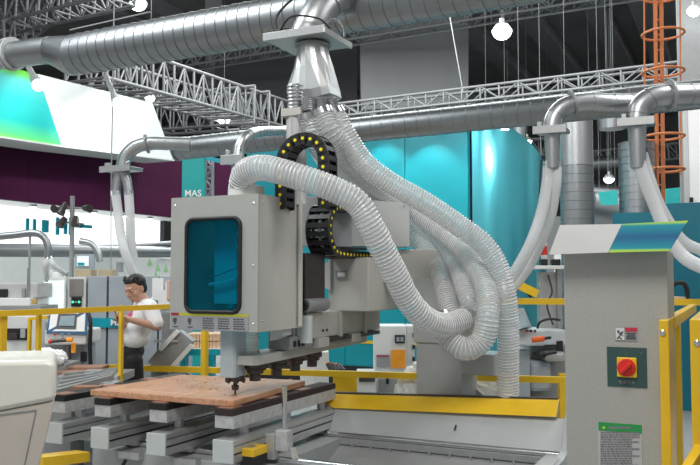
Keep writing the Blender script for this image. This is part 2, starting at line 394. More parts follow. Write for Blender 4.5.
MB().tube([c_+Vector((.125*math.cos(t), .125*math.sin(t), hz-.025)) for t in [2*math.pi*k/24 for k in range(24)]], .008, 6, closed=True).build('neck_ring', 'galv', hd, smooth=True)
def hose(name, label, pts, r, pitch=.019, group=None, soft=False, clamp=True, seg=20):
    path = spline(pts, pitch/2 if not soft else .02); root = thing(name, label, 'hose', path[-1], group)
    wr = lambda i: r*(1.0 if i % 2 else .93)
    if soft: wr = lambda i: r*(1.0 if i % 2 else .965)
    MB().tube(path, wr, seg, caps=False).build('tube_wall', 'hose_soft' if soft else 'hose', root, smooth=True)
    # white helix wound round the tube
    if not soft:
        T = [(path[min(i+1, len(path)-1)]-path[max(i-1, 0)]).normalized() for i in range(len(path))]
        N_ = T[0].orthogonal().normalized(); hel = []; turns = 12
        for i in range(len(path)-1):
            if i: N_ = T[i-1].rotation_difference(T[i]) @ N_; N_ = (N_-T[i]*N_.dot(T[i])).normalized()
            B_ = T[i].cross(N_)
            for k in range(turns//2):
                a = 2*math.pi*((i % 2)*.5 + k/turns); p = path[i].lerp(path[i+1], k/(turns/2))
                hel.append(p + (N_*math.cos(a)+B_*math.sin(a))*(r*1.0))
        MB().tube(hel, r*.036, 4, caps=False).build('spiral_rib', 'hose_rib', root, smooth=True)
    if clamp:
        for (i, s) in ((0, 1), (len(path)-1, -1)):
            t = (path[min(i+3, len(path)-1)]-path[max(i-3, 0)]).normalized()*s
            MB().cyl(path[i]-t*.01, path[i]+t*.03, r*1.05, n=20).build('hose_clamp', 'steel', root, smooth=True)
    return root
# outlets under hood
outs = [P(295, 84, d=5.55), P(308.5, 97, d=5.52), P(320.5, 99, d=5.56), P(331.5, 99, d=5.62)]
ends = [P(296, 111, d=5.58), P(308, 112, d=5.50), P(321, 112, d=5.54), P(333, 112, d=5.60)]
for k, (a, e) in enumerate(zip(outs, ends)):
    r = .058 if k == 0 else .042
    n = 15; path = [a.lerp(e, i/n) for i in range(n+1)]
    MB().tube(path, lambda i: r*(1.0 if i % 2 else .84), 20).build('outlet_sleeve', 'galv_b', hd, smooth=True)
# telescopic grey pipe
tp = thing('telescopic_pipe', 'straight grey smooth pipe dropping from the leftmost hood outlet to the head', 'pipe', P(297, 190, d=5.5))
e = ends[0]; MB().obox(e-Z*.02, X, Y, Z, .155, .15, .055).build('clamp_block', 'beige', tp, bevel=.004)
MB().tube([e-Z*.04, P(297.5, 205, d=5.6)], .066, 24).build('pipe_tube', 'hoseend', tp, smooth=True)
for k in range(8):
    a = 2*math.pi*k/8; q = Vector((.067*math.cos(a), .067*math.sin(a), 0)); strut('guide_ridge', e-Z*.05+q, P(297.5, 204, d=5.6)+q, .006, 'beige', tp)
H = lambda *l: [P(x, y, d=d) for (x, y, d) in l]
hose('ribbed_hose', 'clear ribbed hose arching from the head top disc down past the upper cabinet', H((241, 186, 5.35), (246, 172, 5.25), (265, 168, 5.12), (299, 177, 5.04), (333, 189, 5.02), (357, 203, 5.05), (371, 226, 5.08), (383, 250, 5.14), (396, 276, 5.22), (407, 298, 5.3), (423, 317, 5.4), (443, 325, 5.55), (466, 319, 5.75)), .083, .025)
hose('ribbed_hose', 'clear ribbed hose, outermost of the bundle, dropping straight behind the yellow trough cover', H((333, 112, 5.60), (347, 138, 5.6), (365, 164, 5.65), (393, 185, 5.7), (425, 203, 5.75), (458, 225, 5.8), (482, 243, 5.8), (497, 265, 5.8), (505, 292, 5.8), (508, 330, 5.85), (508, 365, 5.9), (508, 402, 5.95)), .079, .022)
hose('ribbed_hose', 'clear ribbed hose of the bundle ending in the low U turn before the column', H((321, 112, 5.54), (333, 138, 5.55), (352, 165, 5.95), (380, 189, 6.45), (412, 209, 6.6), (445, 233, 6.4), (470, 258, 6.1), (485, 285, 5.8), (488, 315, 5.6), (482, 340, 5.6), (465, 349, 5.6), (449, 338, 5.65), (441, 318, 5.75)), .082, .022)
hose('ribbed_hose', 'clear ribbed hose, lowest of the bundle, passing right of the upper cabinet', H((308, 112, 5.5), (318, 145, 5.6), (338, 173, 6.0), (368, 200, 6.6), (400, 224, 6.75), (426, 250, 6.6), (442, 280, 6.3), (449, 308, 6.05), (462, 330, 5.95), (478, 345, 6.1)), .075, .022)
hose('ribbed_hose', 'clear ribbed hose in the middle of the bundle behind the U turn', H((325, 108, 5.65), (345, 150, 6.0), (375, 187, 6.6), (410, 213, 6.85), (440, 240, 6.65), (458, 268, 6.3), (468, 297, 5.9), (472, 325, 5.95), (470, 352, 6.1)), .075, .022)
# ================================================================== machining head
HY = 4.35; hX0, hX1, hY1, hZ0, hZ1 = -3.405, -2.725, 4.93, 1.284, 2.155
head = thing('machining_head', 'tall grey cover of the machining head with a teal window over the door board', 'machine head', (-3.06, 4.6, 1.28))
wz0, wz1 = 1.62-34*5.15/812-.0, 1.62+60.5*5.2/812
wx0, wx1 = -3.275, -2.855
def rrect(x0, x1, z0, z1, r, n=6):
    pts = []
    for (cx, cz, a0) in ((x1-r, z1-r, 0), (x0+r, z1-r, 90), (x0+r, z0+r, 180), (x1-r, z0+r, 270)):
        for k in range(n+1):
            a = math.radians(a0+90*k/n); pts.append((cx+r*math.cos(a), cz+r*math.sin(a)))
    return pts
def framed_sheet(outer, inner, y0, y1):
    """flat sheet with a rounded opening; both loops counter-clockwise with the same count"""
    b = MB(); n = len(inner)
    def corner(p, i):
        q = i // (n//4)
        return outer[q]
    for (yy) in (y0, y1):
        b.v += [Vector((x, yy, z)) for (x, z) in inner] + [Vector((x, yy, z)) for (x, z) in outer]
    m_ = n+4; k4 = n//4
    for s in (0, 1):
        for i in range(n):
            q = min(i//k4, 3); i2 = (i+1) % n; q2 = min(i2//k4, 3)
            f = [s*m_+i, s*m_+n+q, s*m_+i2] if q == q2 else [s*m_+i, s*m_+n+q, s*m_+n+q2, s*m_+i2]
            b.f.append(tuple(f if s == 0 else f[::-1]))
    for i in range(n): b.f.append((i, (i+1) % n, m_+(i+1) % n, m_+i))
    for q in range(4): b.f.append((n+q, m_+n+q, m_+n+(q+1) % 4, n+(q+1) % 4))
    return b
inn = rrect(wx0, wx1, wz0, wz1, .055)
out = [(hX1, hZ1), (hX0, hZ1), (hX0, hZ0), (hX1, hZ0)]
framed_sheet(out, inn, HY, HY+.012).build('front_cover', 'head_grey', head)
MB().box(hX1-.006, hX1, HY+.012, hY1, hZ0, hZ1).build('side_cover', 'beige', head)
MB().box(hX0, hX0+.006, HY+.012, hY1, hZ0, hZ1).build('side_cover', 'head_grey', head)
MB().box(hX0+.006, hX1-.006, HY+.012, hY1, hZ1-.008, hZ1).build('top_cover', 'head_grey', head)
MB().box(hX0+.006, hX1-.006, hY1-.01, hY1, hZ0, 1.5).build('back_cover', 'midgrey', head)
MB().tube([(x, HY-.004, z) for (x, z) in inn], .013, 10, closed=True).build('window_gasket', 'black', head, smooth=True)
b = MB(); b.prism([(x, HY+.003, z) for (x, z) in inn], (0, .005, 0)); b.build('window_pane', 'tint', head)
for (x, z) in ((hX1-.035, hZ1-.06), (hX1-.035, 1.70), (hX1-.03, hZ0+.05), (hX0+.03, hZ1-.05)): MB().lathe((x, HY, z), [(.008, 0), (.008, .002), (.004, .005)], 10, axis=(0, -1, 0)).build('screw', 'steel', head)
for (y, z) in ((HY+.06, hZ1-.05), (HY+.06, 1.35), (hY1-.06, hZ1-.05)): MB().lathe((hX1, y, z), [(.007, 0), (.007, .002), (.004, .004)], 10, axis=(1, 0, 0)).build('screw', 'steel', head)
# label strip : warning sign band
lz0, lz1 = hZ0+.002, hZ0+.093
MB().box(hX0+.012, -2.79, HY-.003, HY, lz0, lz1).build('label_plate', 'label_grey', head)
MB().box(hX0+.075, -2.79, HY-.004, HY-.001, lz1, lz1+.018).build('label_band', mat('yellow green print', (.50, .50, .05), .5), head)
MB().box(hX0+.012, hX0+.075, HY-.004, HY-.001, lz1, lz1+.018).build('label_band', mat('dark red print', (.35, .02, .05), .5), head, label='dark red end of the band')
b = MB(); rnd = random.Random(3)
for cx in range(5):
    x0 = hX0+.03+cx*.118
    if cx < 2:
        b.box(x0, x0+.028, HY-.005, HY-.003, lz0+.05, lz0+.075); b.box(x0+.008, x0+.02, HY-.005, HY-.003, lz0+.035, lz0+.05)
        b.box(x0, x0+.04, HY-.005, HY-.003, lz0+.015, lz0+.021)
    else:
        for r_ in range(5):
            xx = x0
            while xx < x0+.08:
                w_ = rnd.uniform(.006, .02); b.box(xx, min(xx+w_, x0+.088), HY-.005, HY-.003, lz0+.012+r_*.015, lz0+.019+r_*.015); xx += w_+.005
b.build('printed_text', 'label_ink', head, kind='stuff')
# inside, seen through the window
sm = MB(); sm.box(-3.20, -3.02, 4.55, 4.72, 1.45, 2.05); sm.build('spindle_motor', 'offwhite', head, bevel=.01)
MB().cyl((-3.11, 4.64, 1.29), (-3.11, 4.64, 1.45), .05, n=20).build('spindle_nose', 'steel', head, smooth=True)
MB().box(-3.36, -2.76, 4.74, 4.78, 1.60, 1.68).build('inner_bracket', 'alu', head)
MB().tube(spline([(-2.93, 4.5, 2.02), (-2.99, 4.5, 1.85), (-2.93, 4.55, 1.75), (-3.0, 4.5, 1.62), (-3.2, 4.5, 1.58)], .03), .010, 8).build('inner_cable', 'white', head, smooth=True)
MB().box(-2.99, -2.90, 4.6, 4.7, 1.35, 1.62).build('valve_block', 'alu', head, bevel=.004)
MB().tube([(-3.14, 4.47, 1.63), (-2.88, 4.45, 1.71)], .006, 8).build('inner_rod', 'steel', head)
# top disc, pipe and conduit
dc = P(241, 187, d=5.35)
MB().lathe((dc.x, dc.y, hZ1), [(.085, 0), (.085, .055), (.06, .062), (.05, .062)], 32).build('hose_socket', 'offwhite', head, smooth=True)
MB().box(dc.x+.03, dc.x+.15, dc.y-.06, dc.y+.05, hZ1, hZ1+.07).build('socket_bracket', 'beige', head, bevel=.004)
MB().cyl((hX1+.02, 4.86, 1.30), (hX1+.02, 4.86, 2.16), .016, n=14).build('conduit', 'beige', head, smooth=True)
# spindle below
sx, sy = P(230, 350, d=5.27).x-.05, 4.55
MB().prism([(sx-.055, 4.46, .975), (sx+.042, 4.46, .975), (sx+.055, 4.48, .975), (sx+.055, 4.60, .975), (sx-.055, 4.60, .975)], (0, 0, .315)).build('spindle_housing', 'greyblue' if 0 else mat('pale blue grey cast', (.47, .53, .56), .4), head, bevel=.004)
zt = .853
MB().lathe((sx+.005, sy, .885), [(.006, -.03), (.006, 0), (.022, .002), (.026, .03), (.014, .035), (.014, .055), (.05, .06), (.058, .075), (.058, .095)], 24).build('tool_spindle', 'dark_steel', head, smooth=True)
for a in range(6):
    q = math.radians(a*60+15); MB().box(sx+.005+.058*math.cos(q)-.008, sx+.005+.058*math.cos(q)+.008, sy+.058*math.sin(q)-.008, sy+.058*math.sin(q)+.008, .935, .965).build('clamp_lug', 'dark_steel', head)
# drill bar with extra spindles
MB().prism([(-3.0, 4.50, 1.055), (-2.86, 4.50, 1.055), (-2.83, 4.54, 1.055), (-2.83, 6.25, 1.09), (-3.03, 6.25, 1.09), (-3.03, 4.54, 1.055)], (0, 0, .062)).build('tool_bar', 'beige', head, bevel=.006)
n = 8; bel = [Vector((-2.985, 4.66, 1.13+.155*i/(2*n))) for i in range(2*n+1)]
MB().tube(bel, lambda i: .066 if i % 2 else .059, 24).build('bellows', mat('cream rubber bellows', (.80, .79, .74), .6), head, smooth=True)
MB().cyl((-2.985, 4.66, 1.115), (-2.985, 4.66, 1.135), .072, n=24).build('bellows_base', 'alu', head, smooth=True)
for (px, py) in ((255, 367), (276.5, 363), (295, 358.5), (312, 353.5)):
    # distance of the bar's underside under this column
    lo, hi = 4.5, 7.5
    for _ in range(30):
        m_ = (lo+hi)/2; p = P(px, 370, y=m_)
        if p.x > -2.93: lo = m_
        else: hi = m_
    y = m_; z1 = 1.058 + (y-4.54)*.0205
    c = Vector((-2.93, y, z1-.002))
    MB().lathe(c, [(.074, 0), (.078, -.03), (.058, -.038), (.058, -.068), (.038, -.075), (.038, -.118), (.014, -.12)], 20).build('drill_spindle', 'dark_steel', head, smooth=True)
    for a in range(4):
        q = math.radians(a*90+30); MB().box(c.x+.06*math.cos(q)-.011, c.x+.06*math.cos(q)+.011, c.y+.06*math.sin(q)-.011, c.y+.06*math.sin(q)+.011, z1-.05, z1-.004).build('clamp_lug', 'dark_steel', head)
# carriage plates between cover and bar
MB().box(-3.0, -2.76, 5.05, 6.35, 1.19, 1.375).build('carriage_block', 'beige', head, bevel=.005)
for y in (5.05, 5.55, 6.0): MB().box(-2.762, -2.735, y, y+.035, 1.18, 1.36).build('carriage_rib', 'beige', head, bevel=.003)
for y in (5.30, 5.36): MB().cyl((-2.76, y, 1.24), (-2.754, y, 1.24), .010, n=10).build('plug', 'black', head)
MB().box(-2.98, -2.74, 5.25, 6.3, 1.155, 1.185).build('slide_rail', 'dark_steel', head)
for y in (5.2, 5.75): MB().box(-2.96, -2.735, y, y+.16, 1.12, 1.19).build('slide_block', 'beige', head, bevel=.004)
MB().box(-2.80, -2.70, 4.98, 5.03, 1.17, 1.36).build('end_plate', mat('pale cyan plate', (.62, .68, .66), .4), head, bevel=.003)
MB().prism([(-2.86, 4.72, 1.20), (-2.76, 4.72, 1.24), (-2.76, 4.72, 1.285), (-2.86, 4.72, 1.285)], (0, .12, 0)).build('bracket', 'offwhite', head)
MB().box(-2.95, -2.78, 4.85, 5.2, 1.13, 1.22).build('valve_bank', 'midgrey', head, bevel=.005)
for k in range(3): MB().box(-2.782, -2.772, 4.90+k*.06, 4.93+k*.06, 1.15, 1.19).build('valve_port', 'black', head)
MB().box(-3.0, -2.74, 5.0, 5.3, 1.38, 1.80).build('slide_cover', 'dark_steel', head, bevel=.01)
MB().box(-3.0, -2.8, 4.93, 5.06, 1.2, 2.0).build('z_slide', 'midgrey', head, bevel=.01)
MB().cyl((-2.75, 5.0, 1.43), (-2.75, 5.30, 1.43), .05, n=24).build('servo_motor', 'midgrey', head, smooth=True)
MB().cyl((-2.75, 4.96, 1.43), (-2.75, 5.0, 1.43), .035, n=24).build('motor_cap', 'black', head, smooth=True)
# ================================================================== gantry : beam, column, upper cabinet
gan = thing('gantry_arm', 'grey gantry arm and column that carry the head above the yellow trough', 'machine gantry', (-2.3, 6.1, 0))
MB().box(-2.87, -2.53, 5.60, 6.45, 1.37, 1.78).build('cross_beam', 'beige', gan, bevel=.008)
MB().prism([P(327, 262, y=5.58), P(321, 266, y=5.58), P(321, 272, y=5.58), P(313, 276, y=5.58), P(313, 283, y=5.58), P(330, 290, y=5.58), P(330, 258, y=5.58)], (0, .02, 0)).build('drive_plate', 'offwhite', gan)
MB().box(-2.80, -2.70, 5.585, 5.60, 1.62, 1.68).build('lift_plate', 'midgrey', gan)
MB().box(-2.78, -2.72, 5.582, 5.60, 1.635, 1.665).build('type_plate', 'white', gan)
q = P(378, 249, d=6.55); MB().obox(P(408, 266, d=6.5), _R, _F, Z, .46, .2, .26).build('beam_housing', 'beige', gan, bevel=.006)
MB().box(-2.30, -1.93, 6.0, 6.4, .0, 1.25).build('column', 'bed', gan, bevel=.006)
MB().box(-2.32, -1.92, 5.985, 6.42, 1.12, 1.62).build('column_head', 'bed', gan, bevel=.006)
MB().box(-1.93, -1.67, 5.99, 6.3, .89, 1.05).build('side_box', 'bed', gan, bevel=.006)
MB().prism([(-1.93, 6.02, .62), (-1.78, 6.02, .62), (-1.93, 6.02, .74)], (0, .02, 0)).build('gusset', 'bed', gan)
MB().prism([(-1.93, 6.36, .62), (-1.78, 6.36, .62), (-1.93, 6.36, .74)], (0, .02, 0)).build('gusset', 'bed', gan)
# upper cabinet on the beam
fr = [P(325, 246, d=6.2), P(409.5, 247, d=6.35), P(409.5, 203, d=6.35), P(325, 197.5, d=6.2)]
uc = thing('upper_cabinet', 'plain pale grey control box on top of the gantry arm behind the hoses', 'control box', (fr[0]+fr[1])/2)
b = MB(); v = _F*.14; b.hexa([fr[0], fr[1], fr[1]+v, fr[0]+v, fr[3], fr[2], fr[2]+v, fr[3]+v]); b.build('box_body', 'offwhite' if 0 else mat('pale grey sheet', (.52, .53, .52), .5, var=.02), uc, bevel=.004)
l = [P(283, 246, d=6.3), P(352, 247, d=6.18), P(352, 198, d=6.18), P(283, 195, d=6.3)]
b = MB(); b.hexa([l[0], l[1], l[1]+v, l[0]+v, l[3], l[2], l[2]+v, l[3]+v]); b.build('side_section', 'greyblue' if 0 else mat('mid grey sheet', (.40, .41, .42), .5, var=.02), uc, bevel=.004)
MB().obox(P(352, 249, d=6.2), _R, _F, Z, .22, .2, .018).build('cable_tray', 'black', uc)
MB().obox(P(404, 205.5, d=6.33), _R, _F, Z, .02, .01, .006).build('hinge', 'steel', uc)
# ================================================================== cable chains
def chain(name, label, pts, W, width, pitch=.06, hgt=.072, dot=True):
    path = spline(pts, pitch); root = thing(name, label, 'cable chain', pts[0]); W = Vector(W)
    b = MB()
    for y in (0, width-.012):
        b.add(*plate(pitch*1.34, hgt, y, .012))
    b.box(-pitch*.30, pitch*.30, .012, width-.012, hgt/2-.012, hgt/2-.002); b.box(-pitch*.30, pitch*.30, .012, width-.012, -hgt/2+.002, -hgt/2+.012)
    b.box(-pitch*.06, pitch*.06, width*.33, width*.33+.006, -hgt/2+.01, hgt/2-.01); b.box(-pitch*.06, pitch*.06, width*.66, width*.66+.006, -hgt/2+.01, hgt/2-.01)
    me = bpy.data.meshes.new('chain_link'); me.from_pydata(b.v, [], b.f); me.materials.append(M['black_plastic'])
    d = MB(); d.lathe((0, 0, 0), [(.0115, 0), (.0115, .003), (.008, .006)], 12, axis=(0, -1, 0))
    dm = bpy.data.meshes.new('link_pin'); dm.from_pydata(d.v, [], d.f); dm.materials.append(M['yellow_dot'])
    for i in range(len(path)-2):
        t = (path[i+1]-path[i]).normalized(); w_ = (W - t*W.dot(t)).normalized(); h = t.cross(w_)
        R = Matrix((t, w_, h)).transposed().to_4x4()
        o = bpy.data.objects.new('chain_link', me); col.objects.link(o); o.parent = root
        o.matrix_basis = Matrix.Translation((path[i]+path[i+1])/2 - root.location) @ R
        p = bpy.data.objects.new('link_pin', dm); col.objects.link(p); p.parent = o
    # cables inside
    for k in range(3):
        MB().tube([p+W*(width*(.2+.27*k)) for p in path[:-1]], .013, 8).build('cable', 'black' if k != 1 else 'midgrey', root, smooth=True)
    return root
def plate(L, h, y, t):
    pts = []
    for k in range(7): a = math.radians(-90+180*k/6); pts.append((L/2-h*.14+h*.14*math.cos(a), h/2*math.copysign(abs(math.sin(a))**.5, math.sin(a))))
    for k in range(7): a = math.radians(90+180*k/6); pts.append((-L/2+h*.14+h*.14*math.cos(a), h/2*math.copysign(abs(math.sin(a))**.5, math.sin(a))))
    b = MB(); b.prism([(x, y, z) for (x, z) in pts], (0, t, 0)); return b.v, b.f
cy = 4.62
ch1 = [P(280, 208, y=cy), P(280, 188, y=cy), P(280, 170, y=cy), P(282, 155, y=cy), P(290, 143, y=cy), P(302, 138, y=cy), P(314, 140, y=cy), P(321, 148, y=cy), P(323, 160, y=cy), P(323, 180, y=cy), P(323, 196, y=cy), P(323, 208, y=cy)]
chain('cable_chain', 'black cable chain with yellow pins arching above the machining head', ch1, (0, 1, 0), .13, pitch=.058, hgt=.078)
cx_ = -2.64; c2 = []
c2 += [Vector((cx_, 5.95, 2.15)), Vector((cx_, 5.7, 2.15)), Vector((cx_, 5.5, 2.15))]
for k in range(1, 8): a = math.radians(90+180*k/8); c2.append(Vector((cx_, 5.36+.175*math.cos(a), 1.975+.175*math.sin(a))))
c2 += [Vector((cx_, 5.45, 1.80)), Vector((cx_, 5.7, 1.80)), Vector((cx_, 6.1, 1.80))]
chain('cable_chain', 'black C shaped cable chain between the head and the upper cabinet', c2, (-1, 0, 0), .19, pitch=.058, hgt=.062)
# ================================================================== machine bed and trough
bed = thing('machine_bed', 'long grey machine bed with a sheet metal trough and guide rods', 'machine bed', (-2.6, 5.0, 0))
MB().box(-4.12, -2.70, 4.42, 5.6, 0, .44).build('bed_block', 'bed', bed, bevel=.006)
MB().box(-2.70, -1.06, 4.50, 4.64, 0, .42).build('front_rail', 'bed', bed, bevel=.004)
MB().tube([(-4.0, 4.57, .462), (-1.12, 4.57, .462)], .020, 16).build('guide_rod', 'steel', bed, smooth=True)
MB().tube([(-2.98, 5.48, .462), (-1.08, 5.48, .462)], .020, 16).build('guide_rod', 'steel', bed, smooth=True)
MB().box(-3.0, -1.08, 5.46, 5.56, .395, .442).build('rod_support', 'alu', bed, bevel=.003)
for k in range(12): MB().box(-2.9+k*.15, -2.885+k*.15, 5.44, 5.47, .36, .41).build('tray_tooth', 'alu', bed)
b = MB(); b.hexa([(-3.02, 5.50, .44), (-1.08, 5.50, .44), (-1.08, 5.54, .43), (-3.02, 5.54, .43), (-3.02, 5.64, .655), (-1.08, 5.64, .67), (-1.08, 5.66, .67), (-3.02, 5.66, .655)]); b.build('upper_chute_plate', 'bed', bed)
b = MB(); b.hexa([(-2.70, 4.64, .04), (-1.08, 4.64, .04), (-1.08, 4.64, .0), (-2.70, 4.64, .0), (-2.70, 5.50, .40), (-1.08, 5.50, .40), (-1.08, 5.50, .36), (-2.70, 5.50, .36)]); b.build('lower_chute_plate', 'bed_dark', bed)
b = MB(); b.hexa([P(333, 408, y=5.60), P(556, 417, y=5.60), P(558, 417, y=5.80), P(318, 406, y=5.80), P(316, 394, y=5.72), P(559, 400.5, y=5.72), P(560, 399, y=5.86), P(316, 392.5, y=5.86)]); b.build('hood_cover', 'yellow', bed, bevel=.003, label='yellow folded cover strip')
MB().obox((P(316, 392, y=5.8)+P(560, 398.5, y=5.8))/2, (P(560, 398.5, y=5.8)-P(316, 392, y=5.8)).normalized(), Y, Z, 1.90, .04, .012).build('cover_trim', 'dark_steel', bed)
MB().prism([(-1.085, 5.90, .0), (-1.085, 5.90, .82), (-1.085, 5.72, .80), (-1.085, 5.60, .68), (-1.085, 5.46, .50), (-1.085, 5.30, .47), (-1.085, 4.45, .47), (-1.085, 4.45, .0)], (.05, 0, 0)).build('end_plate', 'bed', bed, bevel=.004)
MB().box(-1.17, -1.06, 4.45, 5.42, .40, .475).build('end_beam', 'alu', bed, bevel=.005)
MB().tube([Vector((-1.0, 5.45+.028*math.cos(t), .735+.028*math.sin(t))) for t in [2*math.pi*k/16 for k in range(16)]], .008, 8, closed=True).build('eye_bolt', mat('brass', (.7, .45, .12), .3, 1.), bed, smooth=True)
MB().cyl((-1.04, 5.45, .70), (-1.0, 5.45, .70), .012, n=10).build('bolt_shank', 'steel', bed)
MB().cyl(P(456, 425, y=5.57), P(454.5, 430, y=5.545), .006, n=6).build('latch', 'black', bed)
for (px, py) in ((130, 453), (186, 452), (258, 450)):
    p = P(px, py, y=4.38); MB().box(p.x-.09, p.x+.09, 4.36, 4.42, .40, .45).build('rail_clamp', 'alu', bed, bevel=.004)
    MB().tube([Vector((p.x-.01, 4.35, .40)), Vector((p.x-.04, 4.34, .34)), Vector((p.x-.07, 4.34, .25))], .012, 8).build('hose_tail', 'black', bed, smooth=True)
# table beams
xs = [-4.285, -3.875, -3.405, -2.89]
names = ['aluminium table support beam nearest the cream console, farthest from the spindle', 'second aluminium table support beam from the cream console', 'third aluminium table support beam from the cream console, under the middle of the board', 'aluminium table support beam under the spindle, beside the yellow black block']
yend = 5.72
for k, x in enumerate(xs):
    s = thing('table_beam', names[k], 'support beam', (x, 4.9, .48), 'support beams under the door board')
    x0, x1 = x-.075, x+.075
    # grooved aluminium profile
    g = .012; prof = [(x0, .49), (x1, .49), (x1, .535), (x1-g, .535), (x1-g, .548), (x1, .548), (x1, .585), (x1-g, .585), (x1-g, .597), (x1, .597), (x1, .624), (x0, .624), (x0, .597), (x0+g, .597), (x0+g, .585), (x0, .585), (x0, .548), (x0+g, .548), (x0+g, .535), (x0, .535)]
    MB().prism([(a, 4.235, c) for a, c in prof], (0, yend-4.235, 0)).build('lower_profile', 'alu', s)
    MB().box(x0, x1, 4.22, 4.235, .488, .626).build('end_cap', 'alu_end', s, bevel=.002)
    MB().box(x0, x1, yend, yend+.012, .488, .626).build('end_cap', 'alu', s, bevel=.002)
    MB().box(x1-.011, x1-.004, 4.24, yend, .536, .547).build('slot_strip', 'black', s)
    u0, u1 = x-.105, x+.035
    MB().box(u0, u1, 4.285, yend-.02, .685, .765).build('upper_profile', 'cast', s, bevel=.003)
    MB().box(u0, u1, 4.28, yend-.02, .765, .808).build('vacuum_strip', 'felt' if k == 3 else 'black', s, bevel=.002)
    for j in range(3): MB().box(u0+.015, u1-.02, 4.29+j*.46, 4.42+j*.46, .808, .8125).build('contact_pad', 'brown', s)
    for y in (4.50, 5.05, 5.58):
        MB().cyl((x-.03, y, .62), (x-.03, y, .69), .032, n=16).build('spacer_post', 'alu', s, smooth=True)
    MB().box(x0+.02, x1-.02, 4.52, 4.62, .455, .492).build('rod_shoe', 'alu', s)
# board
bd = thing('door_board', 'varnished brown timber door board lying on the table beams under the spindle', 'timber board', (-3.5, 4.95, .8125))
MB().hexa([(-4.065, 4.33, .8125), (-2.885, 4.33, .8125), (-2.97, 5.42, .8125), (-4.03, 5.32, .8125), (-4.065, 4.33, .854), (-2.885, 4.33, .854), (-2.97, 5.42, .854), (-4.03, 5.32, .854)]).build('board_panel', 'wood', bd, bevel=.006)
b = MB(); 
for i in range(26):
    a = math.pi*2*i/26
MB().hexa([(-4.00, 4.44, .854), (-3.05, 4.44, .854), (-3.08, 4.452, .854), (-3.98, 4.452, .854), (-4.00, 4.44, .8555), (-3.05, 4.44, .8555), (-3.08, 4.452, .8555), (-3.98, 4.452, .8555)]).build('routed_line', mat('pale routed groove', (.72, .52, .36), .6), bd)
MB().hexa([(-3.05, 4.44, .854), (-3.035, 4.44, .854), (-3.085, 5.42, .854), (-3.10, 5.42, .854), (-3.05, 4.44, .8555), (-3.035, 4.44, .8555), (-3.085, 5.42, .8555), (-3.10, 5.42, .8555)]).build('routed_line', mat('pale routed groove', (.72, .52, .36), .6), bd)
rnd = random.Random(8); b = MB()
for (cx, cy_, n_, sp_) in ((-3.35, 4.75, 110, .16), (-3.85, 5.0, 130, .2), (-3.5, 5.25, 90, .18), (-3.0, 4.52, 70, .05)):
    for k in range(n_):
        x = cx+rnd.gauss(0, sp_*.8); y = cy_+rnd.gauss(0, sp_*.35); 
        if not (-4.08 < x < -3.0 and 4.37 < y < 5.45): continue
        s_ = rnd.uniform(.003, .009); a = rnd.uniform(0, 6.28)
        b.add([(x+s_*math.cos(a), y+s_*math.sin(a), .8545), (x+s_*math.cos(a+2), y+s_*math.sin(a+2), .8545), (x+s_*math.cos(a+4), y+s_*math.sin(a+4), .853+rnd.uniform(.002, .008))], [(0, 1, 2)])
o = b.build('wood_shavings', mat('reddish wood shavings', (.47, .22, .11), .8, var=.2, scale=60)); o['kind'] = 'stuff'; tag(o, 'reddish wood shavings scattered on the door board', 'shavings')
# pneumatic stop
st = thing('stop_pin', 'upright chrome stop pin on a clamp block at the side of the table', 'stop pin', P(284, 445, d=5.25))
q = P(284.5, 430, d=5.25); MB().cyl(q, P(284.5, 386, d=5.25), .017, n=16).build('pin', 'steel', st, smooth=True)
MB().obox(P(284, 440, d=5.25), X, Y, Z, .09, .08, .13).build('clamp_block', 'cast', st, bevel=.006)
MB().obox(P(272, 446, d=5.25), X, Y, Z, .06, .06, .16).build('bracket', 'alu', st, bevel=.004)
MB().prism([P(290, 448, d=5.22), P(293, 448, d=5.22), P(297, 460, d=5.22), P(292, 459, d=5.22)], (0, .03, 0)).build('lever', 'beige', st)
p = P(252, 452, d=5.05)
yb = thing('sensor_block', 'yellow and black block on the side of the nearest table beam', 'sensor block', (p.x, p.y, p.z-.07))
q1 = -2.833; ya, yb_ = 4.26, 4.50
p = P(240, 450, x=q1)
MB().box(q1, q1+.10, p.y, p.y+.17, .515, .565).build('upper_half', 'yellow', yb, bevel=.006)
MB().box(q1, q1+.10, p.y, p.y+.17, .455, .515).build('lower_half', 'black', yb, bevel=.006)
MB().box(q1+.03, q1+.07, p.y+.03, p.y+.08, .565, .573).build('button', 'steel', yb, bevel=.003)
# yellow bar low left
o = strut('yellow_crossbar', P(88, 455, d=5.35), P(-10, 470, d=4.3), .075, 'yellow', None) if 0 else None
b = MB(); a = P(83, 456, d=5.35); c = P(36, 461.5, d=5.0); t = (c-a).normalized(); s = t.cross(Z).normalized()
b.obox((a+c)/2, t, s, Z, (c-a).length, .12, .065); yo = b.build('yellow_crossbar', 'yellow', bevel=.004); tag(yo, 'low yellow steel bar between the cream console and the machine bed', 'steel bar')
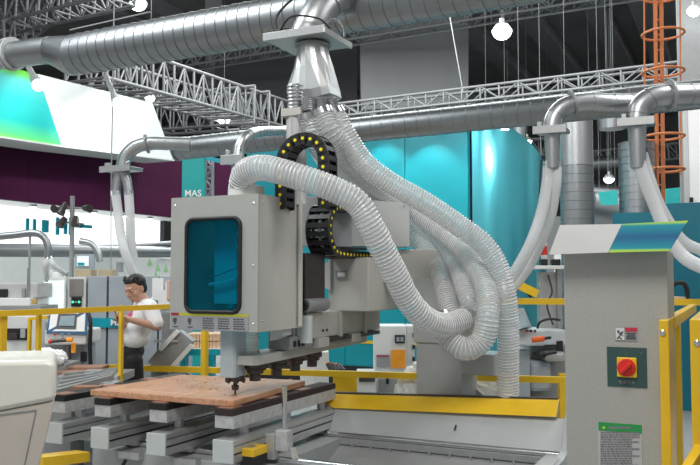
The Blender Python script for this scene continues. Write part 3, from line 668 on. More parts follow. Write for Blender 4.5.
# ================================================================== hall walls, beams, trusses
MB().box(-40.2, -40, -6, 48, 0, 11).build('wall_left', mat('side hall wall', (.10, .10, .105), .8, var=.2, scale=.5), kind='structure')
MB().box(-1.2, -.85, 12.5, 12.6, 0, .1)
for k, (px, py) in enumerate(((517, 0), (592, 0), (640, 0), (300, 76), (200, 45), (440, 0))):
    p = P(px, py, z=10.75); MB().box(p.x-.35, p.x+.35, 6, 47, 10.5, 11).build('trim_%d' % (k+1), 'ceil_beam', kind='structure', bevel=.02)
for k, yy in enumerate((24, 38)):
    MB().box(-40, 30, yy, yy+.5, 10.3, 10.6).build('trim_%d' % (k+10), 'ceil_beam', kind='structure')
def truss(name, label, p0, p1, wd, h, bays, m='truss', t=.05, group=None):
    p0 = Vector(p0); p1 = Vector(p1); ax = (p1-p0).normalized(); sd = ax.cross(Z).normalized(); up = sd.cross(ax).normalized()
    root = thing(name, label, 'truss', (p0+p1)/2, group)
    C = {(i, j): (sd*(i*wd/2) + up*(j*h/2)) for i in (-1, 1) for j in (-1, 1)}
    for c in C.values(): strut('chord', p0+c, p1+c, t, m, root, True)
    L = (p1-p0).length/bays
    for k in range(bays+1):
        q = p0 + ax*(L*k)
        for i in (-1, 1): strut('post', q+C[(i, -1)], q+C[(i, 1)], t*.7, m, root, True)
        if k % 2 == 0: strut('cross_bar', q+C[(-1, -1)], q+C[(1, -1)], t*.6, m, root, True)
        if k < bays:
            q2 = q + ax*L
            for i in (-1, 1):
                a, b_ = ((-1, 1), (1, -1))[k % 2]
                strut('brace', q+C[(i, a)], q2+C[(i, b_)], t*.55, m, root, True)
            strut('brace', q+C[(-1, -1)], q2+C[(1, -1)], t*.5, m, root, True)
    return root
yy = 18
truss('roof_truss', 'grey box truss crossing just under the wide duct at ceiling height', P(120, 72, y=yy), P(640, -14, y=yy), .5, .42, 30, 'truss_l', .075)
yy = 17
truss('roof_truss', 'grey box truss directly above the long branch duct', P(330, 113, y=yy), P(712, 68, y=yy), .4, .30, 20, 'truss', .065)
truss('roof_truss', 'deep truss running back from the white fascia below the wide duct', P(85, 62, x=-10), P(285, 120, x=-10), .9, .62, 22, 'truss', .075)
truss('roof_truss', 'lower dark truss behind the right end of the white fascia', P(140, 117, y=15), P(262, 107, y=15), .6, .8, 9, 'truss', .07)
truss('roof_truss', 'short slanting truss in the top left corner above the fascia', P(-20, 22, d=16), P(120, -14, d=13), .6, .5, 12, 'truss', .07)
truss('roof_truss', 'truss crossing behind the top left corner over the aqua print', P(-14, 38, d=14), P(46, 8, d=20), .6, .6, 7, 'truss', .07)
for k in range(3):
    strut_ = None
truss('roof_truss', 'thin far truss behind the two upright spiral ducts', P(585, 160, d=26), P(690, 150, d=26), .3, .5, 9, 'truss_l', .06)
def rod(name, label, cat, a, b_, r, m, group=None):
    o = MB().cyl(a, b_, r, n=12).build(name, m, smooth=True); tag(o, label, cat, group)
    if 'far_duct' in name:
        for t in (.3, .8): hang(o, Vector(a).lerp(Vector(b_), t))
    if cat == 'wire': hang(o, b_ if b_.z > a.z else a, 10.95, r*2)
    return o
rod('tie_cable', 'thin dark cable sagging over the wide duct toward the lamp', 'cable', P(70, 30, y=5.6), P(150, 12, y=5.6), .006, 'midgrey')
rod('tie_cable', 'thin pale wire slanting down across the hanging grey panel', 'wire', P(450, 18, d=16.5), P(463, 92, d=16.5), .012, 'truss_l')
# big hanging panels
def hpanel(label, pts, depth, m, nseam=0):
    f = [P(px, py, d=d) for (px, py, d) in pts]; b = MB(); v = _F*depth
    b.hexa([f[3], f[2], f[2]+v, f[3]+v, f[0], f[1], f[1]+v, f[0]+v]); ob = b.build('hanging_panel', m, bevel=.02); tag(ob, label, 'ceiling panel'); return ob
hpanel('square mid grey panel hanging between two trusses left of the brightest lamp', [(359, -6, 21), (469, -20, 21), (468.5, 104, 21), (361, 110, 21)], .6, mat('hanging grey cloth', (.34, .34, .34), .8, var=.05, scale=.8))
hpanel('dark grey box panel left of the sheet metal hood', [(215, 20, 24), (357, -20, 24), (357, 122, 24), (215, 96, 24)], .6, mat('dark hanging cloth', (.13, .13, .135), .8, var=.1, scale=.8))
hpanel('narrow paler panel at the edge of the dark box panel behind the duct', [(205, -20, 25), (222, -20, 25), (222, 90, 25), (205, 84, 25)], .6, 'ceil_beam')
# lamps
def lamp(label, p, r, glow='lampglow', group=None):
    l = thing('high_bay_lamp', label, 'lamp', p, group)
    MB().lathe(p, [(r*1.05, 0), (r*1.0, .02), (r*.6, r*.7), (r*.25, r*.85), (r*.25, r*1.3)], 24).build('reflector', 'alu', l, smooth=True)
    MB().sphere(p-Z*.0, r*.9, r*.9, r*.75, 20, 10).build('bulb', glow, l, smooth=True); hang(l, p+Z*r, 10.95); return l
def lamp_glow(k): return k
p = P(502, 32, d=13); lamp('brightest round hall lamp at the top beside the hanging grey panel', p, .17)
p = P(138, 4, d=14); lamp('round hall lamp above the left end of the wide duct', p, .16)
p = P(302, 3, d=20); 
for (px, py, d, r, s) in ((508, 131, 20, .12, 'small spotlight above the curved teal wall, left of its pair'), (527, 141, 20, .13, 'small spotlight above the curved teal wall, right of its pair'), (609, 179, 17, .12, 'bright lamp between the two upright spiral ducts'), (541, 178, 16, .13, 'glowing lamp just left of the first upright spiral duct'), (694, 11, 12, .11, 'lamp in the top right corner beside the grey pillar'), (150, 98, 15, .10, 'small lamp tucked under the deep truss by the fascia'), (224, 120, 18, .14, 'small lamp glinting under the trusses above the branch duct'), (565, 117, 14, .05, 'tiny lamp hanging under the branch duct')):
    lamp(s, P(px, py, d=d), r)
# ================================================================== teal booth behind
tY = 11.0
tw = thing('booth_wall', 'large plain teal booth wall behind the hoses', 'booth wall', P(360, 372, y=tY))
edges = [246, 288, 345, 405, 468]
for a, b_ in zip(edges[:-1], edges[1:]):
    pa, pb = P(a, 200, y=tY), P(b_, 200, y=tY)
    MB().box(pa.x+.004, pb.x-.004, tY, tY+.12, .32, 3.95).build('wall_panel', 'teal', tw, bevel=.004)
pa, pb = P(246, 200, y=tY), P(468, 200, y=tY)
MB().box(pa.x, pb.x, tY-.03, tY+.12, .0, .32).build('plinth', 'black', tw)
MB().box(pa.x, pb.x, tY-.02, tY+.14, 3.95, 4.02).build('top_trim', 'teal_dark', tw)
for k, px in enumerate((373, 421)):
    p = P(px, 118, y=tY-.45); 
    s = thing('wall_spotlight', 'small spotlight washing the teal wall, %s' % ('nearer the hood' if k == 0 else 'nearer the curved panel'), 'spotlight', p)
    MB().cyl(p+Vector((0, .45, .0)), p, .015, n=8).build('arm', 'midgrey', s); MB().cyl(p+Z*.06, p-Z*.04, .05, .07, n=16).build('lamp_shade', 'midgrey', s, smooth=True)
    MB().cyl(p-Z*.041, p-Z*.045, .06, n=16).build('bulb', 'lampglow', s)
    spot('wall_spot_light', p-Z*.06, (p.x, tY, 2.6), 75, 90, (.9, 1, 1))
# curved end panel
cc = P(468, 200, y=tY); R_ = .95
b = MB(); n = 28; ring = []
for k in range(n+1):
    a = math.radians(-95+115*k/n); ring.append((cc.x+.12+R_*0 + .74*math.cos(a), tY+1.0+.98*math.sin(a)))
zt_ = lambda i: 4.0 - .85*(i/n)**1.2
for i, (x, y) in enumerate(ring): b.v += [Vector((x, y, 0)), Vector((x, y, zt_(i))), Vector((cc.x+.1+(x-cc.x-.1)*.93, tY+1.0+(y-tY-1.0)*.93, zt_(i))), Vector((cc.x+.1+(x-cc.x-.1)*.93, tY+1.0+(y-tY-1.0)*.93, 0))]
for i in range(n):
    k = i*4
    for q in range(4): b.f.append((k+q, k+4+q, k+4+(q+1) % 4, k+(q+1) % 4))
b.f.append((0, 1, 2, 3)); b.f.append((n*4, n*4+3, n*4+2, n*4+1))
o = b.build('curved_panel', 'curved', smooth=True); tag(o, 'shiny curved teal metal panel at the end of the booth wall', 'booth wall')
for k, (px, py, ty) in enumerate(((486, 128, 145), (505, 133, 152))):  # both spotlights are added to put bright streaks on the curved panel
    p = P(px, py-6, d=10.1); q = P(px, ty, y=tY+.02)
    s = thing('wall_spotlight', 'spotlight added to streak the curved teal panel, %s' % ('nearer the hoses' if k == 0 else 'nearer the gate branch'), 'spotlight', p)
    MB().cyl(p+Z*.06, p-Z*.03, .045, .06, n=16).build('lamp_shade', 'midgrey', s, smooth=True); MB().cyl(p-Z*.031, p-Z*.035, .05, n=16).build('bulb', 'lampglow', s); hang(s, p+Z*.05)
    spot('wall_spot_light', p-Z*.06, P(px, 185, y=tY+.1), 60, 80, (.95, 1, 1), rad=.06)
# upright spiral ducts
pa = P(576, 130, d=9.2); duct('upright_duct', 'upright spiral duct standing behind the left half of the cabinet canopy', (pa.x, pa.y, 0), (pa.x, pa.y, 2.9), .185, .10, 'galv')
px_ = MB(); px_.cyl((pa.x, pa.y, 2.9), (pa.x, pa.y, 3.55), .185, n=32)
o = px_.build('perforated_duct', 'galv_b', smooth=True); tag(o, 'dotted silencer section on top of the left upright duct', 'duct')
b = MB()
for r_ in range(6):
    for k in range(22):
        a = 2*math.pi*k/22+r_*.14; q = Vector((math.cos(a), math.sin(a), 0)); b.cyl(Vector((pa.x, pa.y, 3.08+r_*.055))+q*.180, Vector((pa.x, pa.y, 3.08+r_*.055))+q*.188, .012, n=6)
d_ = b.build('perforations', 'midgrey', o, kind='stuff'); d_.location = -o.location; 
pb = P(636, 130, d=11.2); duct('upright_duct', 'upright spiral duct standing behind the teal half of the cabinet canopy', (pb.x, pb.y, 0), (pb.x, pb.y, 3.6), .24, .10, 'galv')
pc = P(612, 120, d=13); o = MB().tube([pc+Z*.2, pc-Z*.15], .20, 24).build('short_duct', 'galv', smooth=True); tag(o, 'short dull stub duct hanging between the two upright ducts', 'duct'); hang(o, pc+Z*.2)
pc = P(519, 120, d=14); o = MB().tube([pc+Z*.1, pc-Z*.4], .12, 24).build('short_duct', 'galv', smooth=True); tag(o, 'thin stub duct hanging beside the curved panel spotlights', 'duct'); hang(o, pc+Z*.1)
# slide-gate elbows on the long duct
elbow('gate_branch', 'duct branch with slide gate right of the curved panel, first on the long duct', [P(640, 103, d=6.45), P(610, 103, d=6.4), P(588, 102, d=6.4), P(566, 106, d=6.4), P(555, 117, d=6.4), P(552, 129, d=6.4)], .075, (.24, .20), (.05, .28), joint=14)
elbow('gate_branch', 'duct branch with slide gate in front of the second upright duct', [P(735, 92, d=6.3), P(700, 94, d=6.25), P(672, 95, d=6.2), P(652, 98, d=6.2), P(640, 107, d=6.2), P(637, 121, d=6.2)], .085, (.25, .20), (.055, .33), joint=14)
elbow('gate_branch', 'duct branch with slide gate above the socket on the machining head', [P(292, 131, d=7.1), P(275, 131, d=6.6), P(258, 132, d=5.7), P(246, 137, d=5.42), P(240, 146, d=5.38), P(238, 158, d=5.36)], .038, (.15, .14), (.034, .12))
p0 = P(237, 163, d=5.36); o = MB().tube([p0, P(234, 185, d=5.36)], .032, 16).build('drop_pipe', 'hoseend', smooth=True); tag(o, 'short pale pipe dropping into the socket on the machining head', 'pipe')
elbow('gate_branch', 'slide gate branch at the far end of the long duct over two milky hoses', [P(190, 144, d=8.2), P(165, 143.5, d=8.2), P(150, 143.5, d=8.2), P(136, 147, d=8.2), P(126, 156, d=8.2), P(122, 168, d=8.2)], .068, (.36, .22), None, joint=11)
for (pts, s) in (([(119, 170), (117, 182), (115.5, 192)], 'left'), ([(123, 170), (127, 182), (128.5, 192)], 'right')):
    o = MB().tube([P(x, y, d=8.2) for x, y in pts], [.06, .05, .045], 18).build('forked_outlet', 'galv_b', smooth=True); tag(o, 'steel outlet of the fork under the slide gate, %s branch' % ('outer' if s == 'left' else 'inner'), 'pipe')
hose('soft_hose', 'milky hose curving down from the outer fork outlet toward the man', H((115.5, 192, 8.2), (118, 212, 8.2), (121, 236, 8.2), (127, 258, 8.2), (137, 282, 8.3)), .047, soft=True)
hose('soft_hose', 'milky hose hanging straighter from the inner fork outlet', H((128.5, 192, 8.2), (130, 215, 8.2), (131, 240, 8.3), (134, 262, 8.4), (138, 284, 8.5)), .047, soft=True)
hose('soft_hose', 'long milky hose swinging left from the first gate branch behind the bundle', H((549, 163, 6.42), (547, 185, 6.42), (541, 215, 6.42), (530, 245, 6.42), (515, 272, 6.5), (500, 292, 6.6), (488, 300, 6.7)), .047, soft=True)
hose('soft_hose', 'milky hose of the first gate branch that hangs nearer the upright duct', H((557, 163, 6.42), (556, 185, 6.42), (551, 215, 6.5), (542, 240, 6.6), (528, 268, 6.7), (510, 292, 6.8)), .042, soft=True)
hose('soft_hose', 'milky hose under the second gate branch sweeping right over the teal wall', H((637, 155, 6.2), (644, 178, 6.2), (655, 205, 6.2), (668, 236, 6.15), (684, 257, 6.1), (705, 268, 6.0), (722, 270, 6.0)), .052, soft=True)
hose('soft_hose', 'thin milky hose beside the second gate branch cone', H((641, 150, 6.3), (650, 180, 6.3), (662, 210, 6.35), (682, 240, 6.4), (705, 252, 6.4)), .045, soft=True)
rod('tie_cable', 'thin dark cable hanging beside the hoses of the first gate branch', 'cable', P(541, 160, d=6.5), P(538, 222, d=6.5), .005, 'black')
rod('tie_cable', 'thin dark cable dropping from the duct to the right half of the canopy', 'cable', P(656, 165, d=6.6), P(656, 222, d=6.6), .004, 'black')
# right side teal walls
q0 = P(614, 300, d=10.3); q1_ = P(660, 300, d=10.1); q2 = P(745, 300, d=9.8)
o = MB().box(q0.x, q1_.x, q0.y, q0.y+.1, 0, 2.45).build('low_booth_wall', 'teal_dark'); tag(o, 'flat blue teal partition behind the canopy, right of the first upright duct', 'booth wall')
o = MB().box(q1_.x+.01, q2.x+1.2, q0.y+.15, q0.y+.25, 0, 2.56).build('low_booth_wall', 'teal_dark'); tag(o, 'teal partition on the right edge behind the yellow fence', 'booth wall')
o = MB().hexa([P(664, 215, d=13), P(720, 215, d=13), P(720, 215, d=13.1), P(664, 215, d=13.1), P(664, 189, d=13), P(720, 183, d=13), P(720, 183, d=13.1), P(664, 189, d=13.1)]).build('aqua_sign', mat('aqua sign board', (.05, .62, .60), .5, emit=.12)); tag(o, 'bright aqua board behind the orange ladder', 'sign board')
o = MB().hexa([P(601, 205, d=13), P(618, 205, d=13), P(618, 205, d=13.1), P(606, 205, d=13.1), P(598, 192, d=13), P(618, 190, d=13), P(618, 190, d=13.1), P(598, 192, d=13.1)]).build('aqua_sign', mat('aqua sign board', (.05, .62, .60), .5, emit=.12)); tag(o, 'small aqua board between the two upright ducts', 'sign board'); hang(o, P(608, 191, d=13.05))
# far clutter of the hall behind the ducts: beams, far ducts
for (a, b_, d, r, s) in (((540, 168), (616, 163), 22, .22, 'far silver duct upper, between the upright ducts'), ((578, 193), (620, 196), 18, .22, 'far silver duct low behind the upright ducts'), ((500, 155), (560, 163), 25, .15, 'far thin silver duct behind the curved panel'), ((590, 208), (622, 214), 14, .3, 'far dull duct just above the canopy')):
    rod('far_duct', s, 'duct', P(*a, d=d), P(*b_, d=d), r, 'galv')
truss('roof_truss', 'thin far truss behind the curved teal panel', P(500, 150, d=24), P(560, 146, d=24), .3, .5, 6, 'truss_l', .06)
hb = MB(); 
for (px, py, w_, h_, s, m_) in ((600, 215, 3.2, 2.0, 'dim grey far booth block low between the upright ducts', 'midgrey'), (560, 235, 3.0, 3.0, 'dim far booth block beside the curved panel', 'midgrey'), (604, 246, 2.2, 1.4, 'pale far booth block behind the canopy edge', 'offwhite')):
    p = P(px, py, d={600: 21, 560: 24, 604: 18}[px]); o = MB().box(p.x-w_/2, p.x+w_/2, p.y, p.y+.8, 0, p.z).build('far_stand', m_); tag(o, s, 'exhibition stand')
# perforated grey pillar and white board on the right
pl = P(678, 100, d=12.4); pr = P(760, 100, d=12.4)
MB().box(pl.x, pr.x, pl.y, pl.y+1.0, 0, 11).build('trim_20', mat('grey pillar paint', (.36, .36, .36), .7, var=.05), kind='structure', bevel=.01)
f0 = P(690, 204, d=12); f1 = P(745, 108, d=12)
wb = thing('white_board', 'tall white lit panel fixed to the grey pillar', 'panel', f0)
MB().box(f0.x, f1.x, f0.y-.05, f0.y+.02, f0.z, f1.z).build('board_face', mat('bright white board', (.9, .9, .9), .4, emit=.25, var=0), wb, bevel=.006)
MB().box(f0.x-.07, f0.x, f0.y-.06, f0.y+.02, f0.z-.03, f1.z+.03).build('board_frame', 'offwhite', wb, bevel=.006)
MB().box(f0.x+.0, f0.x+.05, f0.y-.10, f0.y-.05, f0.z+.02, f0.z+.09).build('clamp', 'black', wb, bevel=.006)
# orange caged ladder
ld = thing('caged_ladder', 'orange caged ladder rising beside the grey pillar', 'ladder', P(660, 206, d=11.2))
for px in (657, 663): strut('rail', LC(px, 11.2), P(px-2, -20, d=11.2), .05, 'orange_p', ld)
for i in range(15):
    y = 200-i*15; strut('rung', P(657, y, d=11.2), P(663, y, d=11.2), .024, 'orange_p', ld, True)
for (y,) in ((170,), (137,), (72,), (34,), (-5,)):
    c = P(663, y, d=11.0); pts = [c + _R*(.27*math.sin(t)) + _F*(-.30*math.cos(t)) + Vector((0, 0, 0)) for t in [2*math.pi*k/28 for k in range(28)]]
    MB().tube(pts, .018, 6, closed=True).build('hoop', 'orange_p', ld, smooth=True)
for px in (645, 681): strut('cage_strip', P(px, 175, d=11), P(px-1, -20, d=11), .02, 'orange_p', ld)
# ================================================================== left booth
FX = -7.7
fa = thing('booth_fascia', 'big overhead booth fascia with aqua print on one end and white on the other', 'booth sign', P(60, 148, x=FX))
def face_prism(px, x, vec, name, m, parent, **k): return MB().prism([P(a, b_, x=x) for a, b_ in px], vec).build(name, m, parent, **k)
face_prism([(62, 145.8), (173, 159.5), (152.5, 103), (38, 74)], FX, (-.55, 0, 0), 'white_panel', 'white', fa)
face_prism([(-60, 127.5), (61.6, 145.8), (37.6, 74), (-60, 51)], FX, (-.55, 0, 0), 'aqua_panel', 'grad_fascia', fa)
face_prism([(-60, 128.5), (61.6, 147), (175, 161), (173.5, 159.0), (62, 145.5), (-60, 127)], FX+.01, (-.57, 0, 0), 'bottom_trim', 'offwhite', fa)
pw = thing('booth_header', 'dark purple header wall under the overhead fascia', 'booth wall', (-8.35, 10, 2.6))
ys = [3.5, 5.6, 7.7, 9.8, 11.9, 14.0, 16.5]
for a, b_ in zip(ys[:-1], ys[1:]): MB().box(-8.45, -8.35, a+.003, b_-.003, 2.62, 3.68).build('wall_panel', 'purple', pw)
lw = thing('booth_back_wall', 'white booth back wall with a backlit upper band', 'booth wall', (-9.1, 10, 0))
MB().box(-9.2, -9.1, 3.0, 16.5, 0, 1.98).build('lower_wall', 'offwhite', lw)
MB().box(-9.2, -9.08, 3.0, 16.5, 1.98, 2.9).build('backlit_band', 'lightbox', lw)
MB().box(-9.1, -8.45, 3.5, 16.5, 2.62, 2.68).build('soffit', 'white', lw)
for (px, w_, h_, dy) in ((26, .05, .22, 0), (33, .05, .20, 0), (42, .12, .18, 0), (56, .06, .26, 1), (60, .10, .06, 1), (64, .06, .24, 1), (69, .05, .26, 1), (76, .12, .05, 1), (80, .25, .05, 1)):
    p = P(px, 226, x=-9.07); MB().box(-9.078, -9.06, p.y, p.y+w_, p.z-h_/2, p.z+h_/2).build('wall_letter', 'teal_frame', lw)
for (px, py, c) in ((150, 266, 'lime'), (158, 271, 'green'), (166, 272, 'green'), (156, 279, 'green')):
    p = P(px, py, x=-9.09); MB().prism([(-9.099, p.y-.07, p.z), (-9.099, p.y+.07, p.z), (-9.099, p.y, p.z+.14)], (.006, 0, 0)).build('triangle_print', mat('soft green print', (.35, .62, .32), .6), lw)
# fascia arm lights
for (px, py, qx, qy, s) in ((26, 62, 38, 85, 'black arm spotlight over the boundary of the aqua and white print'), (107, 78, 117, 103, 'black arm spotlight over the middle of the white fascia')):
    a = P(px, py, x=FX+.02); c = P(qx, qy, x=FX+.75); t = (c-a).normalized()
    s_ = thing('arm_spotlight', s, 'spotlight', a)
    MB().obox(a.lerp(c, .35), t, t.orthogonal().normalized(), t.cross(t.orthogonal().normalized()), (c-a).length*.75, .06, .10).build('arm', 'midgrey', s_, bevel=.006)
    MB().cyl(a.lerp(c, .7), c, .045, .075, n=16).build('lamp_shade', 'midgrey', s_, smooth=True)
    MB().sphere(c+t*.01, .062).build('bulb', 'lampglow', s_, smooth=True)
    spot('fascia_spot_light', c+Vector((.05, .1, .0))+t*.08, (FX, c.y+.5, 3.7), 50 if px < 60 else 85, 125, (.95, 1, 1))
for (px) in (33, 64, 94, 125, 150):
    p = P(px, 203 + (px-33)*.085, x=-8.6); s_ = thing('downlight', ('small downlight under the purple header, ' + {33: 'leftmost of the row', 64: 'left of the lamp pole', 94: 'just right of the lamp pole', 125: 'between the two milky hoses', 150: 'nearest the machining head'}[px]), 'downlight', p)
    MB().lathe((p.x, p.y, 2.585), [(.05, 0), (.055, .035)], 16).build('downlight_ring', 'alu', s_, smooth=True); MB().lathe((p.x, p.y, 2.575), [(.04, 0), (.04, .01)], 16).build('bulb', 'lampglow', s_)
# teal banner and small lattice mast
bn = thing('teal_banner', 'teal column banner with white letters behind the machining head', 'banner', LC(194, 11.0))
a = P(183, 157, d=11); c = P(205, 157, d=11); 
MB().obox(Vector(((a.x+c.x)/2, (a.y+c.y)/2, a.z/2)), _R, _F, Z, (c-a).length, .1, a.z).build('banner_body', 'teal_frame' if 0 else mat('green teal banner', (.0, .34, .33), .5), bn)
text('MAS', P(193, 193.5, d=10.94), _R, Z, .12, 'white', bn, bold=True)
truss('lattice_mast', 'narrow upright lattice mast beside the teal banner', P(209, 157, d=11.3)*1.0, LC(209, 11.3), .10, .10, 22, 'truss_l', .03)
strut_o = MB().obox((P(191, 155, d=11)+P(240, 165, d=11))/2, (P(240, 165, d=11)-P(191, 155, d=11)).normalized(), Y, Z, .72, .06, .06).build('teal_beam', 'teal_frame'); tag(strut_o, 'short teal beam under the left end of the long duct', 'beam')
# ducts and hoses by the back wall
rod('wall_duct', 'horizontal silver duct along the white back wall at head height', 'duct', P(-25, 250, d=8.9), P(172, 252, d=10.6), .075, 'galv')
rod('wall_duct', 'thin pale pipe above the horizontal wall duct near the machining head', 'duct', P(96, 248, d=10.0), P(172, 243, d=10.6), .03, 'galv_b')
o = MB().tube(spline(H((-12, 237.5, 8.0), (15, 235, 8.0), (34, 233, 8.0), (44, 237, 8.0), (48, 247, 8.0), (48, 257, 8.0)), .04), .036, 16).build('small_duct', 'galv', smooth=True); tag(o, 'small silver duct bending down at the left edge over the white cabinet', 'duct')
hose('soft_hose', 'milky short hose from the small duct to the white cabinet', H((48, 257, 8.0), (46, 266, 8.0), (47, 279, 8.2)), .030, soft=True)
hose('soft_hose', 'milky short hose forking right from the small duct', H((49, 257, 8.0), (54, 266, 8.0), (66, 274, 8.2)), .025, soft=True)
o = MB().tube(spline(H((80, 241, 8.6), (92, 244, 8.6), (98, 252, 8.6), (100, 262, 8.6)), .04), .035, 16).build('small_duct', 'galv_b', smooth=True); tag(o, 'small pale elbow above the little screen by the lamp pole', 'duct')
rod('support_pole', 'thin dark pole holding up the small silver duct', 'pole', P(30, 236, d=8.0), LC(30, 8.0), .012, 'midgrey')
rod('tie_cable', 'thin grey wire hanging left of the milky hoses', 'wire', P(111, 196, d=9), P(111, 276, d=9), .005, 'midgrey')
# lamp pole
lp = thing('lamp_pole', 'grey pole carrying small black spotlights before the lit wall', 'lamp stand', LC(72.5, 8.6))
MB().cyl(LC(72.5, 8.6), P(72.5, 196, d=8.6), .024, n=14).build('pole', 'midgrey', lp, smooth=True)
strut('cross_arm', P(57, 208, d=8.6), P(90, 208, d=8.6), .02, 'truss', lp, True); strut('cross_arm', P(62, 222, d=8.6), P(84, 224, d=8.6), .018, 'truss', lp, True)
for (a, c) in (((66, 203), (60, 214)), ((65, 218), (59, 226)), ((76, 217), (75, 225)), ((84, 208), (90, 208.5)), ((57, 208), (54, 209))):
    MB().cyl(P(*a, d=8.55), P(*c, d=8.5), .028, .045, n=14).build('lamp_head', 'dark_steel', lp, smooth=True)
# little wall screen
ws = thing('small_screen', 'small white screen on a grey bracket beside the lamp pole', 'screen', P(84, 268, d=8.5))
MB().obox(P(85, 261.5, d=8.5), _R, _F, Z, .20, .04, .15).build('casing', 'greyblue', ws, bevel=.004); MB().obox(P(83, 261, d=8.47), _R, _F, Z, .12, .01, .10).build('screen', mat('white lit screen', (.8, .9, .95), .4, emit=.6, var=0), ws)
MB().obox(P(81, 264, d=8.46), _R, _F, Z, .07, .006, .03).build('picture', 'teal_frame', ws)
# black upright monitor edge
p, q = P(164, 257, x=-8.98), P(172, 212, x=-8.98); o = MB().box(-9.075, -8.98, p.y, q.y, p.z, P(164, 212, x=-8.98).z).build('black_monitor', 'black', bevel=.005); tag(o, 'narrow black upright panel touching the left side of the machining head', 'panel')
# ---------------------------------------------------------------- left machines
def fbox(px0, px1, py0, py1, d, dep, name, m, parent, bevel=.004, **k):
    """box facing the aisle, measured on the photograph at its own distance"""
    a = P(px0, py1, d=d); c = P(px1, py0, d=d)
    if py1 in (365, 372, 380, 398, 400): a.z = 0
    w_ = (Vector((c.x, c.y, 0))-Vector((a.x, a.y, 0))).length
    ctr = Vector(((a.x+c.x)/2, (a.y+c.y)/2, (a.z+c.z)/2)) + _F*(dep/2)
    return MB().obox(ctr, _R, _F, Z, w_, dep, abs(c.z-a.z)).build(name, m, parent, bevel=bevel, **k)
wc = thing('white_cabinet', 'white cabinet with a door brightened by added glow below the milky short hoses', 'cabinet', LC(54, 8.4))
fbox(41.5, 66, 277, 365, 8.4, .5, 'cabinet_body', 'white', wc); fbox(43, 50, 270, 278, 8.5, .1, 'hose_port', 'white', wc, .01); fbox(52, 59, 272, 278, 8.5, .1, 'hose_port', 'white', wc, .01)
fbox(44, 64, 281, 312, 8.39, .02, 'brightened_door', mat('white door with added glow', (.85, .97, .97), .4, var=.01, emit=.9), wc)  # plain white door; emission added so it looks bright in dim light
gc = thing('grey_cabinet', 'tall grey cabinet with two green indicator lights', 'cabinet', LC(76, 8.3))
fbox(66, 86, 277, 372, 8.3, .6, 'cabinet_body', 'offwhite', gc); fbox(69, 83, 279, 296.5, 8.28, .03, 'front_panel', mat('taupe panel', (.25, .23, .22), .5), gc)
fbox(71, 81, 297, 306.5, 8.27, .03, 'light_panel', 'black', gc)
for px in (72.8, 79): MB().lathe(P(px, 302, d=8.25), [(.012, 0), (.010, .006)], 12, axis=-_F).build('indicator', 'greenlamp', gc)
MB().lathe(P(75.8, 302, d=8.25), [(.008, 0), (.006, .006)], 12, axis=-_F).build('indicator', 'white', gc)
bg = thing('grey_enclosure', 'long blue grey machine enclosure with a teal stripe behind the man', 'machine', LC(130, 8.3))
es = [86, 107, 133, 158, 184]
for a, c in zip(es[:-1], es[1:]): fbox(a+.15, c-.15, 276, 380, 8.3, .5, 'side_panel', 'greyblue', bg, .006)
fbox(91, 160, 318, 327.5, 8.28, .02, 'teal_stripe', 'teal_frame', bg, 0); text('MS', P(115.5, 322.8, d=8.26), _R, Z, .085, 'white', bg, bold=True)
for k, (a, c) in enumerate(((75, 91), (98, 113))):
    o = fbox(a, c, 269.5, 276.5, 8.45, .2, 'carton', mat('tan carton', (.45, .37, .24), .7), None); tag(o, 'tan box on top of the %s' % ('grey cabinet with green lights' if k == 0 else 'blue grey enclosure'), 'box')
o = fbox(116, 121, 262, 272, 8.4, .1, 'sensor_post', 'midgrey', None); tag(o, 'small grey sensor on the enclosure left of the milky hoses', 'sensor')
wp = thing('paper_stack', 'crumpled white papers behind the man at his shoulder', 'papers', P(163, 300, d=8.1))
for k, (x0, x1, y0, y1) in enumerate(((152, 163, 278, 300), (158, 166, 290, 308), (165, 171, 282, 305))): fbox(x0, x1, y0, y1, 8.15-.03*k, .02, 'paper_sheet', 'white', wp, 0)
fbox(166.5, 170, 280, 300, 8.05, .05, 'bottle_roll', mat('salmon roll', (.65, .40, .32), .6), wp, .01)
# operator console
con = thing('operator_console', 'grey operator console with a slanted blue framed screen and orange grips', 'control console', LC(65, 7.3))
fbox(46, 84, 343, 400, 7.45, .35, 'pedestal', 'greyblue', con, .01); fbox(44, 86, 330, 345, 7.3, .45, 'console_body', 'offwhite', con, .015)
v = _F
b = MB(); b.hexa([P(46, 333, d=7.28), P(87, 335, d=7.28), P(87, 335, d=7.5), P(46, 333, d=7.5), P(50, 311, d=7.45), P(89, 309, d=7.45), P(89, 309, d=7.5), P(50, 311, d=7.5)]); b.build('screen_housing', mat('slate blue frame', (.05, .12, .22), .7, spec=.2), con, bevel=.006)
def slope(px0, px1, py0, py1, off, name, m): 
    b = MB(); f = lambda x, y, o: P(x, y, d=7.45-(y-310)/24*.17-o)
    b.hexa([f(px0, py1, off), f(px1, py1+.5, off), f(px1, py1+.5, off-.01), f(px0, py1, off-.01), f(px0+2.2, py0, off), f(px1+1, py0-.5, off), f(px1+1, py0-.5, off-.01), f(px0+2.2, py0, off-.01)]); return b.build(name, m, con)
slope(48.5, 84.5, 313, 331, .006, 'face_plate', 'offwhite'); slope(56, 76, 314, 328.5, .014, 'screen_bezel', 'black'); slope(58.5, 74, 316, 325.5, .022, 'screen', 'screenglow')
for k, px in enumerate((55, 62, 69)): MB().lathe(P(px, 334.5, d=7.26), [(.012, 0), (.009, .01)], 12, axis=-_F).build('push_button', ('red', 'midgrey', 'midgrey')[k], con)
MB().cyl(P(50, 341.5, d=7.2), P(67, 340, d=7.2), .016, n=12).build('handle_bar', 'dark_steel', con, smooth=True)
